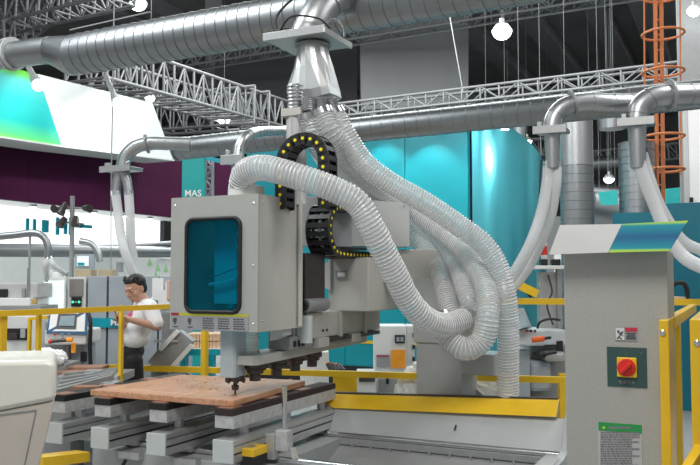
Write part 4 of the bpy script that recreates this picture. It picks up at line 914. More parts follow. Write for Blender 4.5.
MB().cyl(P(67, 340, d=7.2), P(72.5, 339.5, d=7.2), .022, n=12).build('grip', 'orange', con, smooth=True); MB().cyl(P(49, 341.5, d=7.2), P(52, 341.5, d=7.2), .02, n=12).build('grip', 'red', con, smooth=True)
fbox(71, 75.5, 343, 353, 7.28, .02, 'warning_sticker', 'orange', con, 0)
MB().tube(spline(H((88, 312, 7.4), (90.5, 322, 7.35), (90, 345, 7.35), (90.5, 366, 7.35)), .04), .018, 10).build('cable', 'black', con, smooth=True)
fbox(80, 86, 352, 362, 7.4, .05, 'cable_gland', 'black', con, .008); fbox(63, 69, 345, 362, 7.4, .06, 'pedestal_panel', 'midgrey', con)
# far left edge machine
em = thing('edge_machine', 'pale grey machine with a dark recess behind the left fence', 'machine', LC(15, 7.8))
fbox(-30, 42, 316, 400, 7.8, .7, 'machine_base', 'offwhite', em, .01); fbox(-30, 30, 298, 306, 7.9, .5, 'table_slab', 'white', em, .006); fbox(-30, 40, 306, 312, 7.9, .5, 'guide_beam', 'midgrey', em)
fbox(-30, 24, 311, 316.5, 7.85, .5, 'pad_row', mat('pinkish felt', (.40, .25, .26), .8), em); fbox(-30, 38, 283, 298, 8.0, .4, 'upper_housing', mat('light taupe housing', (.48, .48, .47), .5), em, .01)
fbox(6, 28, 328.5, 340, 7.78, .05, 'recess', 'black', em); fbox(20, 25, 329, 338, 7.76, .04, 'clamp', 'alu', em); fbox(8, 17, 333, 339, 7.76, .04, 'clamp', 'dark_steel', em)
fbox(-10, 7, 289, 297, 7.97, .05, 'motor', 'black', em, .01); fbox(21, 25, 288, 297, 7.97, .03, 'knob', 'midgrey', em, .01); fbox(26, 28, 268, 312, 7.98, .02, 'guide_post', 'midgrey', em)
fbox(31, 36, 299, 304, 7.7, .04, 'hinge_block', mat('brassy hinge', (.5, .35, .1), .5), em); fbox(38, 47, 322, 372, 7.9, .3, 'front_column', 'greyblue', em)
o = thing('white_sack', 'rumpled white plastic sack behind the cream console', 'plastic sack', P(50, 360, d=6.9))
crumple(MB().sphere(P(46, 358, d=6.9), .19, .12, .08, 20, 12), .012).build('sack_body', 'bagwhite', o); crumple(MB().sphere(P(57, 357, d=7.0), .10, .08, .06, 16, 9), .01).build('sack_fold', 'bagwhite', o)
for k, (px, s) in enumerate(((408, 'left'), (487, 'right'))):
    pass
cr8 = fbox(36, 66, 364, 400, 6.85, .35, 'grey_crate', 'midgrey', None, .01); tag(cr8, 'plain grey crate under the rumpled white sack behind the cream console', 'crate')
# roller bench with brown boards behind the table
rb = thing('side_bench', 'grey side bench with brown boards beyond the left of the table', 'bench', LC(85, 6.9))
fbox(57, 118, 376, 384, 6.5, .5, 'bench_top', 'alu', rb); fbox(60, 112, 384, 392, 6.3, .3, 'bench_rail', 'cast', rb); fbox(52, 72, 388, 400, 6.1, .3, 'bench_block', 'midgrey', rb)
for k in range(5): strut('slat', P(55+k*2, 392-k*4.2, d=6.0+k*.12), P(112+k*1.5, 377-k*1.8, d=6.4+k*.12), .035, 'alu', rb)
for px in (62, 100): strut('leg', P(px, 385, d=6.5), LC(px, 6.5), .05, 'midgrey', rb)
o = fbox(57, 102, 367, 371, 6.9, .2, 'brown_board', 'brown', None); tag(o, 'upper brown board lying on the side bench', 'board'); o = fbox(57, 80, 371.5, 377, 6.75, .12, 'brown_board', 'brown', None); tag(o, 'lower short brown board on the side bench', 'board')
fbox(84, 100, 370.5, 376, 6.6, .1, 'bench_clamp', 'alu', rb); fbox(96, 102, 386, 392, 6.2, .05, 'cable_loop', 'black', rb)
fbox(72, 99, 386.5, 391, 6.05, .1, 'felt_pad', 'brown', rb)
# stool with timber blocks
ts = thing('teal_stand', 'small teal steel stand behind the spindle', 'stand', LC(197, 7.8))
strut('top_bar', P(183, 352, d=7.8), P(222, 352, d=7.8), .06, 'teal_frame', ts); strut('top_bar', P(183, 352, d=8.1), P(222, 352, d=8.1), .06, 'teal_frame', ts)
for px in (184.5, 212): 
    for d in (7.8, 8.1): strut('leg', P(px, 352, d=d), LC(px, d), .055, 'teal_frame', ts)
fbox(183, 222, 349, 352, 7.78, .4, 'stand_top', 'offwhite', ts, 0)
for r_ in range(2):
    for k in range(10):
        x = 186.5+k*3.3; o = fbox(x, x+3.0, 334+r_*7.6, 341+r_*7.6, 7.85, .3, 'timber_block', 'woodblock', None, .003); tag(o, 'pale timber block, %s in the %s layer on the teal stand' % (('leftmost', 'second from the left', 'third from the left', 'fourth from the left', 'fifth from the left', 'fifth from the right', 'fourth from the right', 'third from the right', 'second from the right', 'rightmost')[k], ('upper', 'lower')[r_]), 'timber block', 'timber blocks on the teal stand')
# tilted grey lever machine by the stand
tm = thing('tilting_saw', 'grey tilted machine arm between the man and the teal stand', 'machine', LC(170, 7.6))
strut('arm', P(158, 368, d=7.6), P(186, 334, d=7.6), .16, 'midgrey', tm, d2=.2); strut('arm_rail', P(160, 350, d=7.5), P(178, 331, d=7.5), .04, 'offwhite', tm); strut('arm_rail', P(168, 372, d=7.5), P(192, 345, d=7.5), .04, 'offwhite', tm)
fbox(150, 180, 368, 400, 7.6, .4, 'machine_base', 'midgrey', tm, .01); strut('cross_rail', P(154, 341, d=7.5), P(178, 341, d=7.5), .02, 'alu', tm); fbox(161, 171, 311, 345, 7.9, .2, 'grey_cloth_block', mat('dark grey cloth cover', (.20, .20, .20), .8), tm, .03)  # dark cloth block fills the background behind the man; it is no motor
# ---------------------------------------------------------------- centre and right background machines
ec = thing('electrical_cabinet', 'white electrical cabinet with an orange sticker behind the low rail', 'cabinet', LC(398, 8.6))
fbox(374.5, 406.5, 326, 400, 8.5, .45, 'cabinet_body', 'white', ec, .006); fbox(407, 414.5, 326, 400, 8.55, .4, 'side_panel', 'offwhite', ec, .004)
fbox(391, 405.5, 350, 368, 8.48, .02, 'orange_sticker', 'orange', ec, 0); fbox(395, 405, 335, 343.5, 8.47, .03, 'meter', 'black_plastic', ec, .004); fbox(396.5, 399.5, 337, 341.5, 8.46, .01, 'dial', 'greyblue', ec, 0); fbox(400.5, 403.5, 337, 341.5, 8.46, .01, 'dial', 'greyblue', ec, 0)
fbox(376.5, 389, 355, 357, 8.48, .01, 'label_header', mat('dull red header', (.35, .08, .12), .5), ec, 0); fbox(376.5, 389, 357, 367, 8.485, .01, 'label_sheet', 'label_grey', ec, 0)
for y in (333, 345, 357): fbox(412.5, 414.8, y, y+4, 8.54, .05, 'vent', 'black', ec, 0)
fbox(379, 398, 379, 400, 8.47, .03, 'lower_recess', 'midgrey', ec); fbox(386, 389, 378, 384, 8.46, .03, 'lock', 'black', ec)
o = thing('light_machine_block', 'pale machine column between the cutting spindles and the teal wall', 'machine', LC(320, 8.2)); fbox(300, 315, 340, 400, 8.3, .3, 'block', 'white', o); fbox(315, 328, 352, 400, 8.2, .3, 'block', 'offwhite', o); fbox(357, 376, 372, 400, 8.2, .3, 'block', 'offwhite', o); fbox(359, 375, 375, 382, 8.18, .04, 'slot', 'dark_steel', o)
b = thing('cable_bundle', 'small bundle of dark plugs with orange tips on the low rail', 'plugs', P(335, 370, d=7.2))
for k, px in enumerate((330, 334, 338, 342)): MB().cyl(P(px-2, 364+k*.8, d=7.25), P(px+2, 371, d=7.2), .022, n=10).build('plug', 'black', b, smooth=True); MB().cyl(P(px-2.5, 363+k*.8, d=7.26), P(px-2, 364+k*.8, d=7.25), .018, n=10).build('plug_tip', 'red' if k % 2 else 'orange', b)
o = fbox(333, 357, 376, 392, 7.3, .3, 'yellow_block', 'yellow', None); tag(o, 'solid yellow steel block under the low rail behind the trough', 'steel block')
p, q = P(350, 343, y=tY-.02), P(470, 343, y=tY-.02); o = MB().box(p.x, q.x, tY-.02, tY, p.z, p.z+.045).build('yellow_strip', 'yellow'); tag(o, 'thin yellow strip low on the far teal wall', 'strip')
sk = thing('plastic_sack', 'crumpled white plastic bag beside the gantry column', 'plastic sack', P(408, 392, d=7.0))
for (px, py, r) in ((410, 385, .11), (414, 374, .08), (404, 391, .09), (416, 366, .04)): crumple(MB().sphere(P(px, py, d=7.0), r, r*.8, r*.9, 14, 9), r*.13, px).build('sack_fold', 'bagwhite', sk, smooth=True)
for (dx, z, r) in ((0, .50, .20), (-.05, .28, .24), (.04, .12, .22)): q = LC(408, 7.0); crumple(MB().sphere(q+_R*dx+Z*z, r, r*.8, r*.75, 14, 9), r*.1, 5).build('sack_fold', 'bagwhite', sk)
sk = thing('plastic_sack', 'white plastic sheet heaped right of the gantry column', 'plastic sack', P(485, 392, d=6.95))
for (px, py, r) in ((482, 376, .12), (492, 384, .12), (478, 390, .14), (500, 392, .10)): crumple(MB().sphere(P(px, py, d=6.95), r*1.2, r*.8, r, 14, 9), r*.13, px).build('sack_fold', 'bagwhite', sk)
for (dx, z, r) in ((0, .50, .24), (-.05, .28, .26), (.04, .12, .24)): q = LC(488, 6.95); crumple(MB().sphere(q+_R*dx+Z*z, r, r*.8, r*.75, 14, 9), r*.1, 5).build('sack_fold', 'bagwhite', sk)
rc = thing('operator_console', 'pale console with an orange grip between the outer hose and the cabinet', 'control console', LC(512, 8.0))
fbox(519, 530, 350, 400, 7.9, .4, 'pedestal', 'greyblue', rc, .01); fbox(516, 545, 330, 346, 7.7, .4, 'console_body', mat('pale blue grey console', (.55, .60, .63), .45), rc, .02)
b = MB(); b.hexa([P(516, 333, d=7.6), P(532, 328, d=7.6), P(532, 328, d=7.75), P(516, 333, d=7.75), P(512, 308, d=7.8), P(524, 308, d=7.8), P(524, 308, d=7.9), P(512, 308, d=7.9)]); b.build('screen_housing', 'midgrey', rc, bevel=.006)
b = MB(); b.hexa([P(517, 330, d=7.58), P(529, 326, d=7.58), P(529, 326, d=7.6), P(517, 330, d=7.6), P(514, 311, d=7.77), P(522, 311, d=7.77), P(522, 311, d=7.79), P(514, 311, d=7.79)]); b.build('screen', 'screenglow', rc)
MB().cyl(P(532, 340, d=7.6), P(544, 338.5, d=7.6), .026, n=12).build('grip', mat('orange red grip', (.85, .14, .02), .4), rc, smooth=True); MB().cyl(P(544, 338.5, d=7.6), P(551, 337.5, d=7.6), .014, n=10).build('grip_stem', 'black', rc)
for k, px in enumerate((527, 531, 535)): MB().lathe(P(px, 331, d=7.66), [(.014, 0), (.01, .012)], 10, axis=-_F).build('push_button', ('red', 'black', 'dark_steel')[k], rc)
rm = thing('edge_machine', 'grey machine with hanging cables just left of the foreground cabinet', 'machine', LC(550, 8.3))
fbox(530, 566, 330, 345, 8.0, .5, 'machine_top', mat('pale machine cover', (.55, .58, .60), .45), rm, .012); fbox(531, 575, 345, 400, 8.2, .5, 'machine_base', 'midgrey', rm, .02); fbox(557, 563, 341, 352, 7.98, .04, 'opening', 'black', rm)
fbox(530, 552, 362, 392, 7.95, .3, 'motor_case', 'greyblue', rm, .04); fbox(545, 566, 352, 362, 7.9, .3, 'chuck', 'alu', rm, .03); fbox(560, 572, 374, 398, 7.8, .1, 'yellow_guard', 'yellow', rm)
fbox(540, 562, 272, 332, 8.3, .12, 'back_plate', 'alu', rm); fbox(558, 562, 268, 332, 8.25, .08, 'edge_profile', 'midgrey', rm); fbox(535, 564, 265.5, 269, 8.1, .4, 'shelf', 'white', rm)
MB().tube(spline(H((537, 330, 7.95), (540, 322, 7.9), (550, 319, 7.9), (560, 320, 7.95)), .03), .012, 8).build('cable', 'black', rm, smooth=True); MB().tube(spline(H((533, 353, 7.85), (542, 357, 7.8), (546, 354, 7.8), (556, 352, 7.85)), .03), .018, 8).build('cable', 'black', rm, smooth=True)
MB().tube(spline(H((548, 275, 8.25), (552, 292, 8.2), (547, 305, 8.2), (553, 325, 8.2)), .03), .010, 8).build('cable', 'dark_steel', rm, smooth=True); strut('yellow_arm', P(514, 283, d=8.0), P(537, 294, d=8.0), .08, 'yellow', rm); MB().tube(spline(H((508, 300, 8.0), (513, 290, 8.0), (524, 287, 8.0), (532, 296, 8.0)), .04), .03, 10).build('black_hose', 'black', rm, smooth=True)
sg = thing('signal_tower', 'red and white signal post above the shelf by the foreground cabinet', 'signal light', P(544, 265, d=8.2))
for k in range(4): MB().cyl(P(544.5-k*.3, 264-k*9, d=8.2), P(544.2-k*.3, 255-k*9, d=8.2), .032, n=16).build('light_segment', ('offwhite', 'red', 'white', 'red')[k] if k < 3 else 'offwhite', sg, smooth=True)
o = fbox(541, 548, 259, 265.5, 8.15, .08, 'small_camera', 'black', None, .01); tag(o, 'small black box on the shelf at the foot of the signal post', 'box'); o = fbox(552, 561, 259, 265.5, 8.15, .08, 'small_camera', 'black', None, .01); tag(o, 'small black box on the shelf nearest the foreground cabinet', 'box')
# ================================================================== fences
def rails(name, label, segs, t, posts, parts='rail'):
    root = thing(name, label, 'fence', posts[0][1] if posts else segs[0][0])
    for a, c in segs: strut('rail', a, c, t, 'yellow', root)
    for a, c, tt in posts: strut('post', a, c, tt, 'yellow', root)
    return root
zt_r = 1.405; XL = -4.5
ya_, yb2 = P(-30, 300, x=XL).y, 5.95
L0 = P(-30, 318.5, x=XL); Lc = P(205, 307.5, x=-4.30)
posts = []
for (px, tt) in ((2.5, .045), (39, .030), (121.5, .030)):
    q = P(px, 315, x=XL); posts.append((Vector((q.x, q.y, 0)), Vector((q.x, q.y, zt_r)), tt))
q = P(204.5, 371, d=7.2); posts.append((Vector((q.x, q.y, 0)), Vector((q.x, q.y, zt_r)), .048))
rails('safety_fence', 'yellow tube safety fence on the left with the man leaning behind it', [(Vector((XL, L0.y, zt_r-.02)), Vector((q.x-.01, q.y, zt_r-.02)))], .040, posts)
b0 = P(100, 367, d=7.62); b1 = P(600, 381, d=6.5)
t0 = P(470, 301, d=6.78); t1 = P(760, 302.5, d=6.3)
pst = []
for (px, d, zz) in ((578, 6.55, 1.45),): 
    q = P(px, 300, d=d); pst.append((Vector((q.x, q.y, 0)), Vector((q.x, q.y, zz)), .05))
rails('safety_fence', 'yellow low rail fence running behind the trough and the column', [(b0, b1), (t0, t1)], .050, pst)
sf = rails('safety_fence', 'small far yellow frame between the first two fence posts', [(P(28.5, 319, d=7.4), P(48, 317, d=7.4))], .028, [(P(30, 319, d=7.4), LC(30, 7.4), .028)])
ff = thing('yellow_guard', 'near yellow steel guard frame right of the foreground cabinet', 'fence', LC(664, 3.2))
def bar(p, q, wx, wz, name, root): return strut(name, p, q, wx, 'yellow', root, d2=wz)
g0 = P(663.5, 320, d=3.2); GX = g0.x
MB().hexa([(GX-.018, g0.y, 0), (GX+.018, g0.y, 0), (GX+.018, g0.y+.28, 0), (GX-.018, g0.y+.28, 0), (GX-.018, g0.y, g0.z), (GX+.018, g0.y, g0.z), (GX+.018, g0.y+.28, g0.z), (GX-.018, g0.y+.28, g0.z)]).build('wide_post', 'yellow', ff, bevel=.004)
MB().box(GX-.018, GX+.022, g0.y+.28, g0.y+2.2, g0.z-.05, g0.z).build('top_rail', 'yellow', ff, bevel=.004)
MB().box(GX-.02, GX+.02, g0.y+.62, g0.y+.70, 0, g0.z-.05).build('post', 'yellow', ff, bevel=.004)
for z in (g0.z-.05, .35): MB().lathe((GX-.004, g0.y, z), [(.012, 0), (.012, .004), (.006, .008)], 12, axis=(0, -1, 0)).build('bolt', 'steel', ff)
MB().hexa([P(676, 475, d=2.9), P(686, 475, d=2.9), P(686, 475, d=3.0), P(676, 475, d=3.0), P(712, 415, d=3.3), P(726, 415, d=3.3), P(726, 415, d=3.4), P(712, 415, d=3.4)]).build('diagonal_brace', 'yellow', ff, bevel=.004)
fg = thing('yellow_guard', 'second yellow guard frame cut by the right edge', 'fence', LC(699, 3.15))
g1 = P(689.5, 319, d=3.1)
MB().box(g1.x, g1.x+.08, g1.y, g1.y+.10, 0, g1.z).build('wide_post', 'yellow', fg, bevel=.004); MB().box(g1.x, g1.x+.05, g1.y+.10, g1.y+1.6, g1.z-.05, g1.z).build('top_rail', 'yellow', fg, bevel=.004)
MB().lathe((g1.x+.025, g1.y, g1.z-.09), [(.012, 0), (.012, .004), (.006, .008)], 12, axis=(0, -1, 0)).build('bolt', 'steel', fg)
hd_ = MB().tube(spline(H((671, 290, 7.5), (674, 284, 7.5), (683, 283, 7.5), (687, 290, 7.5), (687, 300, 7.5)), .03), .022, 8).build('looped_cable', 'black', smooth=True); tag(hd_, 'black looped cable behind the yellow guard on the teal wall', 'cable')
o = fbox(668, 686, 297, 303, 7.0, .2, 'brown_tray', 'woodblock', None); tag(o, 'small wooden tray behind the guard beside the cabinet', 'tray')
# ================================================================== foreground cabinet
CD = 3.35
cb = thing('control_cabinet', 'speckled grey foreground control cabinet with a red rotary switch', 'control cabinet', LC(615, CD))
def cbox(px0, px1, py0, py1, off, dep, name, m, bevel=.003, **k):
    y0_ = P(615, 300, d=CD).y + off
    a = P(px0, py1, y=y0_); c = P(px1, py0, y=y0_)
    return MB().box(a.x, c.x, y0_, y0_+dep, a.z, c.z).build(name, m, cb, bevel=bevel, **k)
yC = P(615, 300, d=CD).y
a = P(563.5, 252, y=yC); c = P(667, 252, y=yC)
MB().box(a.x, c.x, yC, yC+.34, 0, a.z).build('cabinet_body', 'cab_grey', cb, bevel=.004)
# canopy : two sloped sheets
def slant(px, name, m, y_=-.05, th=.02):
    pts = [P(x, y, y=yC+y_-o) for (x, y, o) in px]; return MB().prism(pts, (0, th, 0)).build(name, m, cb)
slant([(549, 254.5, .04), (608, 252.5, .04), (622, 224, .0), (560, 225, .0)], 'canopy_panel', mat('plain grey canopy sheet', (.52, .52, .51), .45, var=.02))
slant([(608.3, 252.5, .04), (669, 251, .04), (688, 220.5, .0), (622.3, 224, .0)], 'canopy_print', 'grad_canopy')
MB().box(a.x+.02, c.x-.02, yC, yC+.10, a.z, a.z+.06).build('canopy_support', 'cab_grey', cb)
cbox(607.5, 646.5, 348, 386, -.004, .005, 'switch_plate', 'switch_green', .001)
cbox(617, 636.5, 358, 377, -.016, .013, 'switch_base', mat('yellow switch square', (.85, .55, .02), .35), .004)
sc_ = P(626.5, 367.5, y=yC-.016)
MB().lathe(sc_, [(.036, 0), (.036, .006), (.031, .012), (.031, .014)], 32, axis=(0, -1, 0)).build('switch_dial', 'red', cb, smooth=True)
ax = Vector((.7, 0, .7)).normalized(); MB().obox(sc_+Vector((0, -.024, 0)), ax, Y, ax.cross(Y), .058, .022, .016).build('knob', 'red', cb, bevel=.004)
text('电源开关', P(626.5, 382.3, y=yC-.005), X, Z, .016, 'label_grey', cb)
for (px, py, s) in ((626, 353.5, .012), (641, 353.5, .010)): text('I' if px == 626 else 'O', P(px, py, y=yC-.005), X, Z, s*.9, 'label_grey', cb)
# warning label
cbox(615, 637.5, 327, 340.5, -.003, .004, 'warning_label', 'label_grey', 0)
cbox(625, 637, 327.8, 331.5, -.0045, .002, 'label_header', mat('red label header', (.55, .03, .06), .5), 0)
b = MB(); y0_ = yC-.0045
for (x0, x1, z0, z1) in ((626, 636, 333, 333.8), (627, 635, 334.8, 335.6), (626, 636, 336.6, 337.4), (626, 636, 338.4, 339.2)):
    p, q = P(x0, z1, y=y0_), P(x1, z0, y=y0_); b.box(p.x, q.x, y0_, y0_+.002, p.z, q.z)
b.build('printed_text', 'label_ink', cb, kind='stuff')
p, q = P(615.8, 339.8, y=y0_), P(624.2, 328, y=y0_); MB().box(p.x, q.x, y0_, y0_+.002, p.z, q.z).build('pictogram_field', 'offwhite', cb)
b = MB()
for pts in (((618.5, 333), (621, 333.5), (622.5, 335.5)), ((621, 333.5), (619, 337), (621.5, 339)), ((619, 336.5), (617, 338.5)), ((620.5, 333.2), (623.2, 331.5))): b.tube([P(x, y, y=y0_-.001) for x, y in pts], .0022, 6)
b.sphere(P(618.3, 331.5, y=y0_-.001), .005, .001, .005, 10, 6); b.build('pictogram', 'label_ink', cb, kind='stuff')
# instruction sheet
cbox(598.5, 641.5, 425, 472, -.003, .004, 'instruction_sheet', mat('pale grey sheet', (.48, .48, .49), .6), 0)
cbox(598.5, 641.5, 425, 430.3, -.0045, .002, 'sheet_header', 'green', 0)
p = P(604, 427.7, y=yC-.005); MB().lathe(p, [(.006, 0), (.006, .002)], 12, axis=(0, -1, 0)).build('header_mark', 'lime', cb)
b = MB(); rnd = random.Random(5); y0_ = yC-.0048
x = 609
while x < 629: w_ = rnd.uniform(1.4, 2.2); p, q = P(x, 429, y=y0_), P(x+w_, 426.4, y=y0_); b.box(p.x, q.x, y0_, y0_+.001, p.z, q.z); x += w_+.5
for r_ in range(17):
    x = 600.5; yy_ = 432+r_*2.35; end = rnd.choice((639, 639.5, 632, 639))
    while x < end:
        w_ = rnd.uniform(1.2, 4); p, q = P(x, yy_+1.1, y=y0_), P(min(x+w_, end), yy_, y=y0_); b.box(p.x, q.x, y0_, y0_+.001, p.z, q.z); x += w_+.6
b.build('printed_text', mat('faded grey print', (.20, .20, .21), .6), cb, kind='stuff')
# ================================================================== cream console in the corner
cr = thing('cream_console', 'rounded cream and beige machine cover filling the lower left corner', 'machine cover', LC(20, 3.3))
dC = 3.3; v = (_F*.46 + _R*-.16)
def cprism(pts, name, m, d=dC, **k): return MB().prism([P(x, y, d=d) for x, y in pts], v).build(name, m, cr, **k)
cprism([(-60, 362), (46, 360), (50, 360.6), (53.5, 362.5), (55.3, 365), (55.8, 369), (56, 396), (54.5, 401), (-60, 423)], 'upper_shell', 'cream', bevel=.02, smooth=True)
cprism([(-60, 423), (54.5, 401), (52.5, 412), (38, 470), (33, 490), (20, 540), (-60, 540)], 'lower_shell', 'cream2', d=dC+.012, bevel=.006)
def groove(pts): MB().tube([P(x, y, d=dC+.010) for x, y in pts], .0028, 6).build('panel_seam', 'midgrey', cr)
groove([(-30, 418.5), (36, 410)]); groove([(36, 410), (23.5, 470)])
# ================================================================== the man behind the left fence
man = thing('person', 'man in a white short sleeved shirt looking down at the phone in his hands', 'person', LC(140, 7.25))
MO = LC(140, 7.25)
def L(u, w_, z): return MO + _R*u + _F*w_ + Z*z
def capsule(b, p0, p1, r0, r1, n=14):
    p0 = Vector(p0); p1 = Vector(p1); t = (p1-p0).normalized(); pts = []; rr = []
    for k in range(4): a = math.pi/2*k/4; pts.append(p0 - t*r0*math.cos(a)); rr.append(max(.001, r0*math.sin(a)))
    pts.append(p0); rr.append(r0); pts.append(p1); rr.append(r1)
    for k in range(1, 5): a = math.pi/2*k/4; pts.append(p1 + t*r1*math.sin(a)); rr.append(max(.001, r1*math.cos(a)))
    b.tube(pts, rr, n)
def ellips(b, c, ax, ay, az, rx, ry, rz, n=18, m=12):
    k = len(b.v)
    for i in range(m+1):
        t = math.pi*i/m
        for j in range(n):
            a = 2*math.pi*j/n; s = max(math.sin(t), .004)
            b.v.append(c + ax*(rx*s*math.cos(a)) + ay*(ry*s*math.sin(a)) + az*(rz*math.cos(t)))
    for i in range(m):
        for j in range(n):
            j2 = (j+1) % n; b.f.append((k+i*n+j, k+(i+1)*n+j, k+(i+1)*n+j2, k+i*n+j2))
    b.f.append(tuple(k+j for j in range(n))); b.f.append(tuple(k+m*n+j for j in range(n))[::-1])
def merged(b, name, m, vox, parent, sm=3):
    o = b.build(name, m, parent, smooth=True)
    r = o.modifiers.new('remesh', 'REMESH'); r.mode = 'VOXEL'; r.voxel_size = vox; r.use_smooth_shade = True
    s = o.modifiers.new('smooth', 'SMOOTH'); s.iterations = sm; s.factor = .5
    return o
# joints
fx = (_R*-.84 + _F*-.54).normalized(); fs = Z.cross(fx).normalized()     # facing, and his left
neck = L(.045, 0, 1.40); headc = L(-.03, -.03, 1.535); pel = L(-.03, 0, .93)
shN, shF = L(.125, -.13, 1.365), L(-.03, .15, 1.365)
elN, elF = L(.20, -.17, 1.205), L(-.06, .17, 1.12)
wrN, wrF = L(.0, -.27, 1.265), L(-.11, -.08, 1.215)
haN, haF = L(-.065, -.30, 1.285), L(-.13, -.17, 1.255)
hipN, hipF = L(-.02, -.08, .90), L(-.09, .08, .90); knN, knF = L(.02, -.09, .48), L(-.12, .10, .49); anN, anF = L(.06, -.08, .09), L(-.08, .12, .09)
bd_ = MB()
# head : tilted down, eyes half way, nose, mouth, ears, jaw
hx_ = (_R*-.55 + _F*-.83).normalized(); hz_ = (Z + hx_*.36).normalized(); hf = (hx_ - hz_*hx_.dot(hz_)).normalized(); hs = hz_.cross(hf)
ellips(bd_, headc + hz_*.025, hf, hs, hz_, .092, .071, .092, 22, 14)
ellips(bd_, headc - hz_*.045 + hf*.018, hf, hs, hz_, .070, .055, .072, 20, 12)
ellips(bd_, headc - hz_*.095 + hf*.045, hf, hs, hz_, .030, .032, .022)
ellips(bd_, headc + hf*.098 - hz_*.028, hf, hs, hz_, .020, .013, .024, 12, 8)      # nose
ellips(bd_, headc + hf*.092 + hz_*.000, hf, hs, hz_, .012, .010, .030, 12, 8)
ellips(bd_, headc + hf*.084 + hz_*.024, hf, hs, hz_, .016, .052, .010, 12, 8)      # brow
ellips(bd_, headc + hf*.080 - hz_*.066, hf, hs, hz_, .014, .026, .009, 12, 8)      # lips
for s in (-1, 1):
    ellips(bd_, headc + hs*.071*s - hz_*.008 - hf*.01, hf, hs, hz_, .018, .008, .031, 12, 8)
    ellips(bd_, headc + hs*.045*s - hz_*.03 + hf*.05, hf, hs, hz_, .03, .024, .028, 12, 8)
capsule(bd_, headc - hz_*.06 - hf*.015, neck, .052, .058)
capsule(bd_, neck, L(.02, 0, 1.2), .06, .07); capsule(bd_, L(.02, 0, 1.2), L(-.05, 0, .95), .07, .07)
for (a, e, w_) in ((shN, elN, wrN), (shF, elF, wrF)):
    capsule(bd_, neck-Z*.03, a, .055, .052); capsule(bd_, a, e, .050, .040); capsule(bd_, e, w_, .040, .026)
for (h_, k_, n_) in ((hipN, knN, anN), (hipF, knF, anF)):
    capsule(bd_, h_, k_, .062, .046); capsule(bd_, k_, n_, .044, .034); capsule(bd_, n_, n_ + fx*.13 - Z*.050, .030, .022)
# hands : palm, four unequal bent fingers round the phone, thumb from the side of the palm
for (w_, h_, sd) in ((wrN, haN, 1), (wrF, haF, -1)):
    d = (h_-w_).normalized(); acr = d.cross(Z).normalized(); nrm = acr.cross(d).normalized()
    pc_ = w_.lerp(h_, .75); capsule(bd_, w_, pc_, .024, .030)
    ellips(bd_, pc_, d, acr, nrm, .045, .038, .018)
    for k in range(4):
        base = pc_ + d*.032 + acr*(-.027+.018*k); ln = (.030, .036, .034, .027)[k]
        m1 = base + d*ln + nrm*.004; m2 = m1 + d*ln*.45 + nrm*(.024)
        capsule(bd_, base, m1, .0085, .0080, 8); capsule(bd_, m1, m2, .0080, .0068, 8); capsule(bd_, m2, m2 - d*.010 + nrm*.018, .0068, .0060, 8)
    tb = pc_ - d*.015 + acr*(.03*-sd); capsule(bd_, tb, tb + acr*(.022*-sd) + d*.028 + nrm*.012, .011, .0095, 8); capsule(bd_, tb + acr*(.022*-sd) + d*.028 + nrm*.012, tb + acr*(.012*-sd) + d*.055 + nrm*.026, .0095, .0075, 8)
merged(bd_, 'body', 'skin', .0055, man, 2)
for s in (-1, 1):
    e_ = headc + hs*.029*s + hf*.076 + hz_*.004
    b = MB(); ellips(b, e_, hf, hs, hz_, .010, .012, .006, 12, 8); b.build('eye', 'white', man, smooth=True)
    b = MB(); ellips(b, e_ + hf*.010 - hz_*.003, hf, hs, hz_, .005, .006, .006, 10, 6); b.build('pupil', 'black', man, smooth=True)
    b = MB(); b.tube([e_ + hs*(-.016)+hf*.006+hz_*.020, e_+hf*.012+hz_*.025, e_ + hs*.016+hf*.006+hz_*.020], .0035, 6); b.build('eyebrow', 'hair', man)
b = MB(); ellips(b, headc + hf*.093 - hz_*.067, hf, hs, hz_, .004, .020, .004, 10, 6); b.build('mouth', mat('lip', (.38, .12, .11), .5), man, smooth=True)
# hair cap
hb = MB()
ellips(hb, headc + hz_*.045 - hf*.020, hf, hs, hz_, .094, .077, .082, 24, 14)
ellips(hb, headc - hz_*.01 - hf*.055, hf, hs, hz_, .052, .068, .072, 20, 12)
ellips(hb, headc + hz_*.080 + hf*.042, hf, hs, hz_, .046, .060, .026, 18, 10)
rnd = random.Random(2)
for k in range(26):
    a = rnd.uniform(-1.25, 1.25); q = headc + hz_*(.085+rnd.uniform(-.01, .035)) + hf*(.075*math.cos(a)-.01) + hs*(.075*math.sin(a)); capsule(hb, q, q + hf*.022*math.cos(a) + hs*.02*math.sin(a) - hz_*rnd.uniform(.0, .03), .014, .005, 8)
merged(hb, 'hair', 'hair', .006, man, 1)
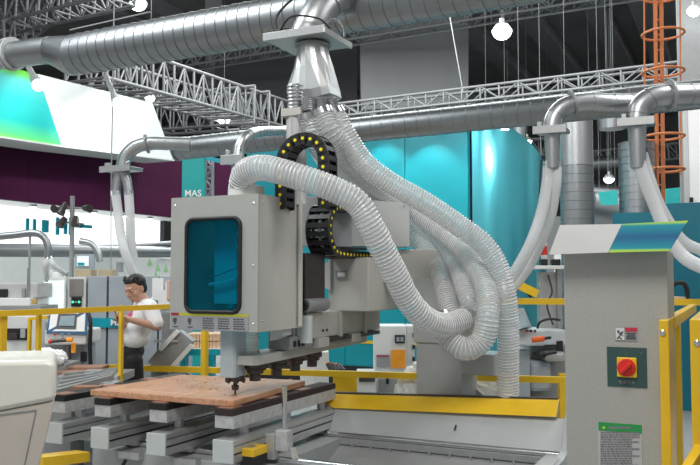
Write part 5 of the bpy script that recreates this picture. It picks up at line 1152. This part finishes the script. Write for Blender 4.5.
# shirt : torso, sleeves, collar, hem hanging over the trousers
s_ = MB()
capsule(s_, L(.05, 0, 1.345), L(.03, 0, 1.22), .095, .105, 20)
for w_ in (-.05, .05):
    capsule(s_, L(.05, w_*1.4, 1.33), L(.0, w_*1.2, 1.16), .080, .098, 20)
    capsule(s_, L(.0, w_*1.2, 1.18), L(-.025, w_*1.3, 1.105), .098, .108, 20)
    capsule(s_, L(-.03, w_, 1.18), L(-.05, w_, 1.10), .070, .085, 18)
capsule(s_, neck-Z*.02, shN+(shN-neck)*.06, .068, .070, 16); capsule(s_, neck-Z*.02, shF+(shF-neck)*.06, .068, .070, 16)
capsule(s_, shN, shN.lerp(elN, .80), .073, .066, 18); capsule(s_, shF, shF.lerp(elF, .80), .073, .066, 18)
sh = merged(s_, 'shirt', 'shirt', .009, man, 5)
b = MB(); b.tube([neck + Z*.018 + (fx*math.cos(t)*.066 + fs*math.sin(t)*.070) - Z*(.022*math.cos(t)) for t in [2*math.pi*k/20 for k in range(20)]], .013, 8, closed=True); b.build('shirt_collar', 'shirt', sh, smooth=True)
b = MB()
for k in range(5):
    t = k/4; q = L(-.035, -.06, 1.30).lerp(L(-.10, -.10, 1.0), t) ; b.sphere(q + fx*.09, .005, n=8, m=6)
# trousers and shoes
t_b = MB()
capsule(t_b, L(-.04, -.045, .98), L(-.05, .045, .98), .088, .088, 18)
for (h_, k_, n_) in ((hipN, knN, anN), (hipF, knF, anF)): capsule(t_b, h_, k_, .078, .062, 16); capsule(t_b, k_, n_, .070, .056, 16)
merged(t_b, 'trousers', 'trouser', .009, man, 4)
for n_ in (anN, anF):
    b = MB(); capsule(b, n_ - Z*.045 - fx*.03, n_ + fx*.16 - Z*.055, .044, .036, 14); merged(b, 'shoe', 'black', .007, man, 2)
# lanyard with card
c0 = neck + fx*.075 + fs*.05 - Z*.0; c1 = neck + fx*.075 - fs*.05 - Z*.0; cp = L(-.125, -.11, 1.13)
b = MB(); b.tube(spline([neck + fs*.075 - fx*.01 + Z*.02, neck + fx*.085 + fs*.055 - Z*.06, L(-.085, -.115, 1.26), cp], .02), .007, 6); b.tube(spline([neck - fs*.075 - fx*.01 + Z*.02, neck + fx*.09 - fs*.04 - Z*.06, L(-.105, -.07, 1.26), cp], .02), .007, 6)
lan = b.build('lanyard', 'pink', man, smooth=True)
MB().obox(cp - Z*.045 + fx*.006, fs, fx, Z, .06, .006, .085).build('name_card', 'white', lan, bevel=.002)
ph = MB().obox((haN+haF)/2 + fx*.025 + Z*.018, fs, (fx-Z*.4).normalized(), fs.cross((fx-Z*.4).normalized()).normalized()*-1, .07, .012, .13).build('phone', 'black', bevel=.003); tag(ph, 'small dark phone held in both hands of the man', 'phone')
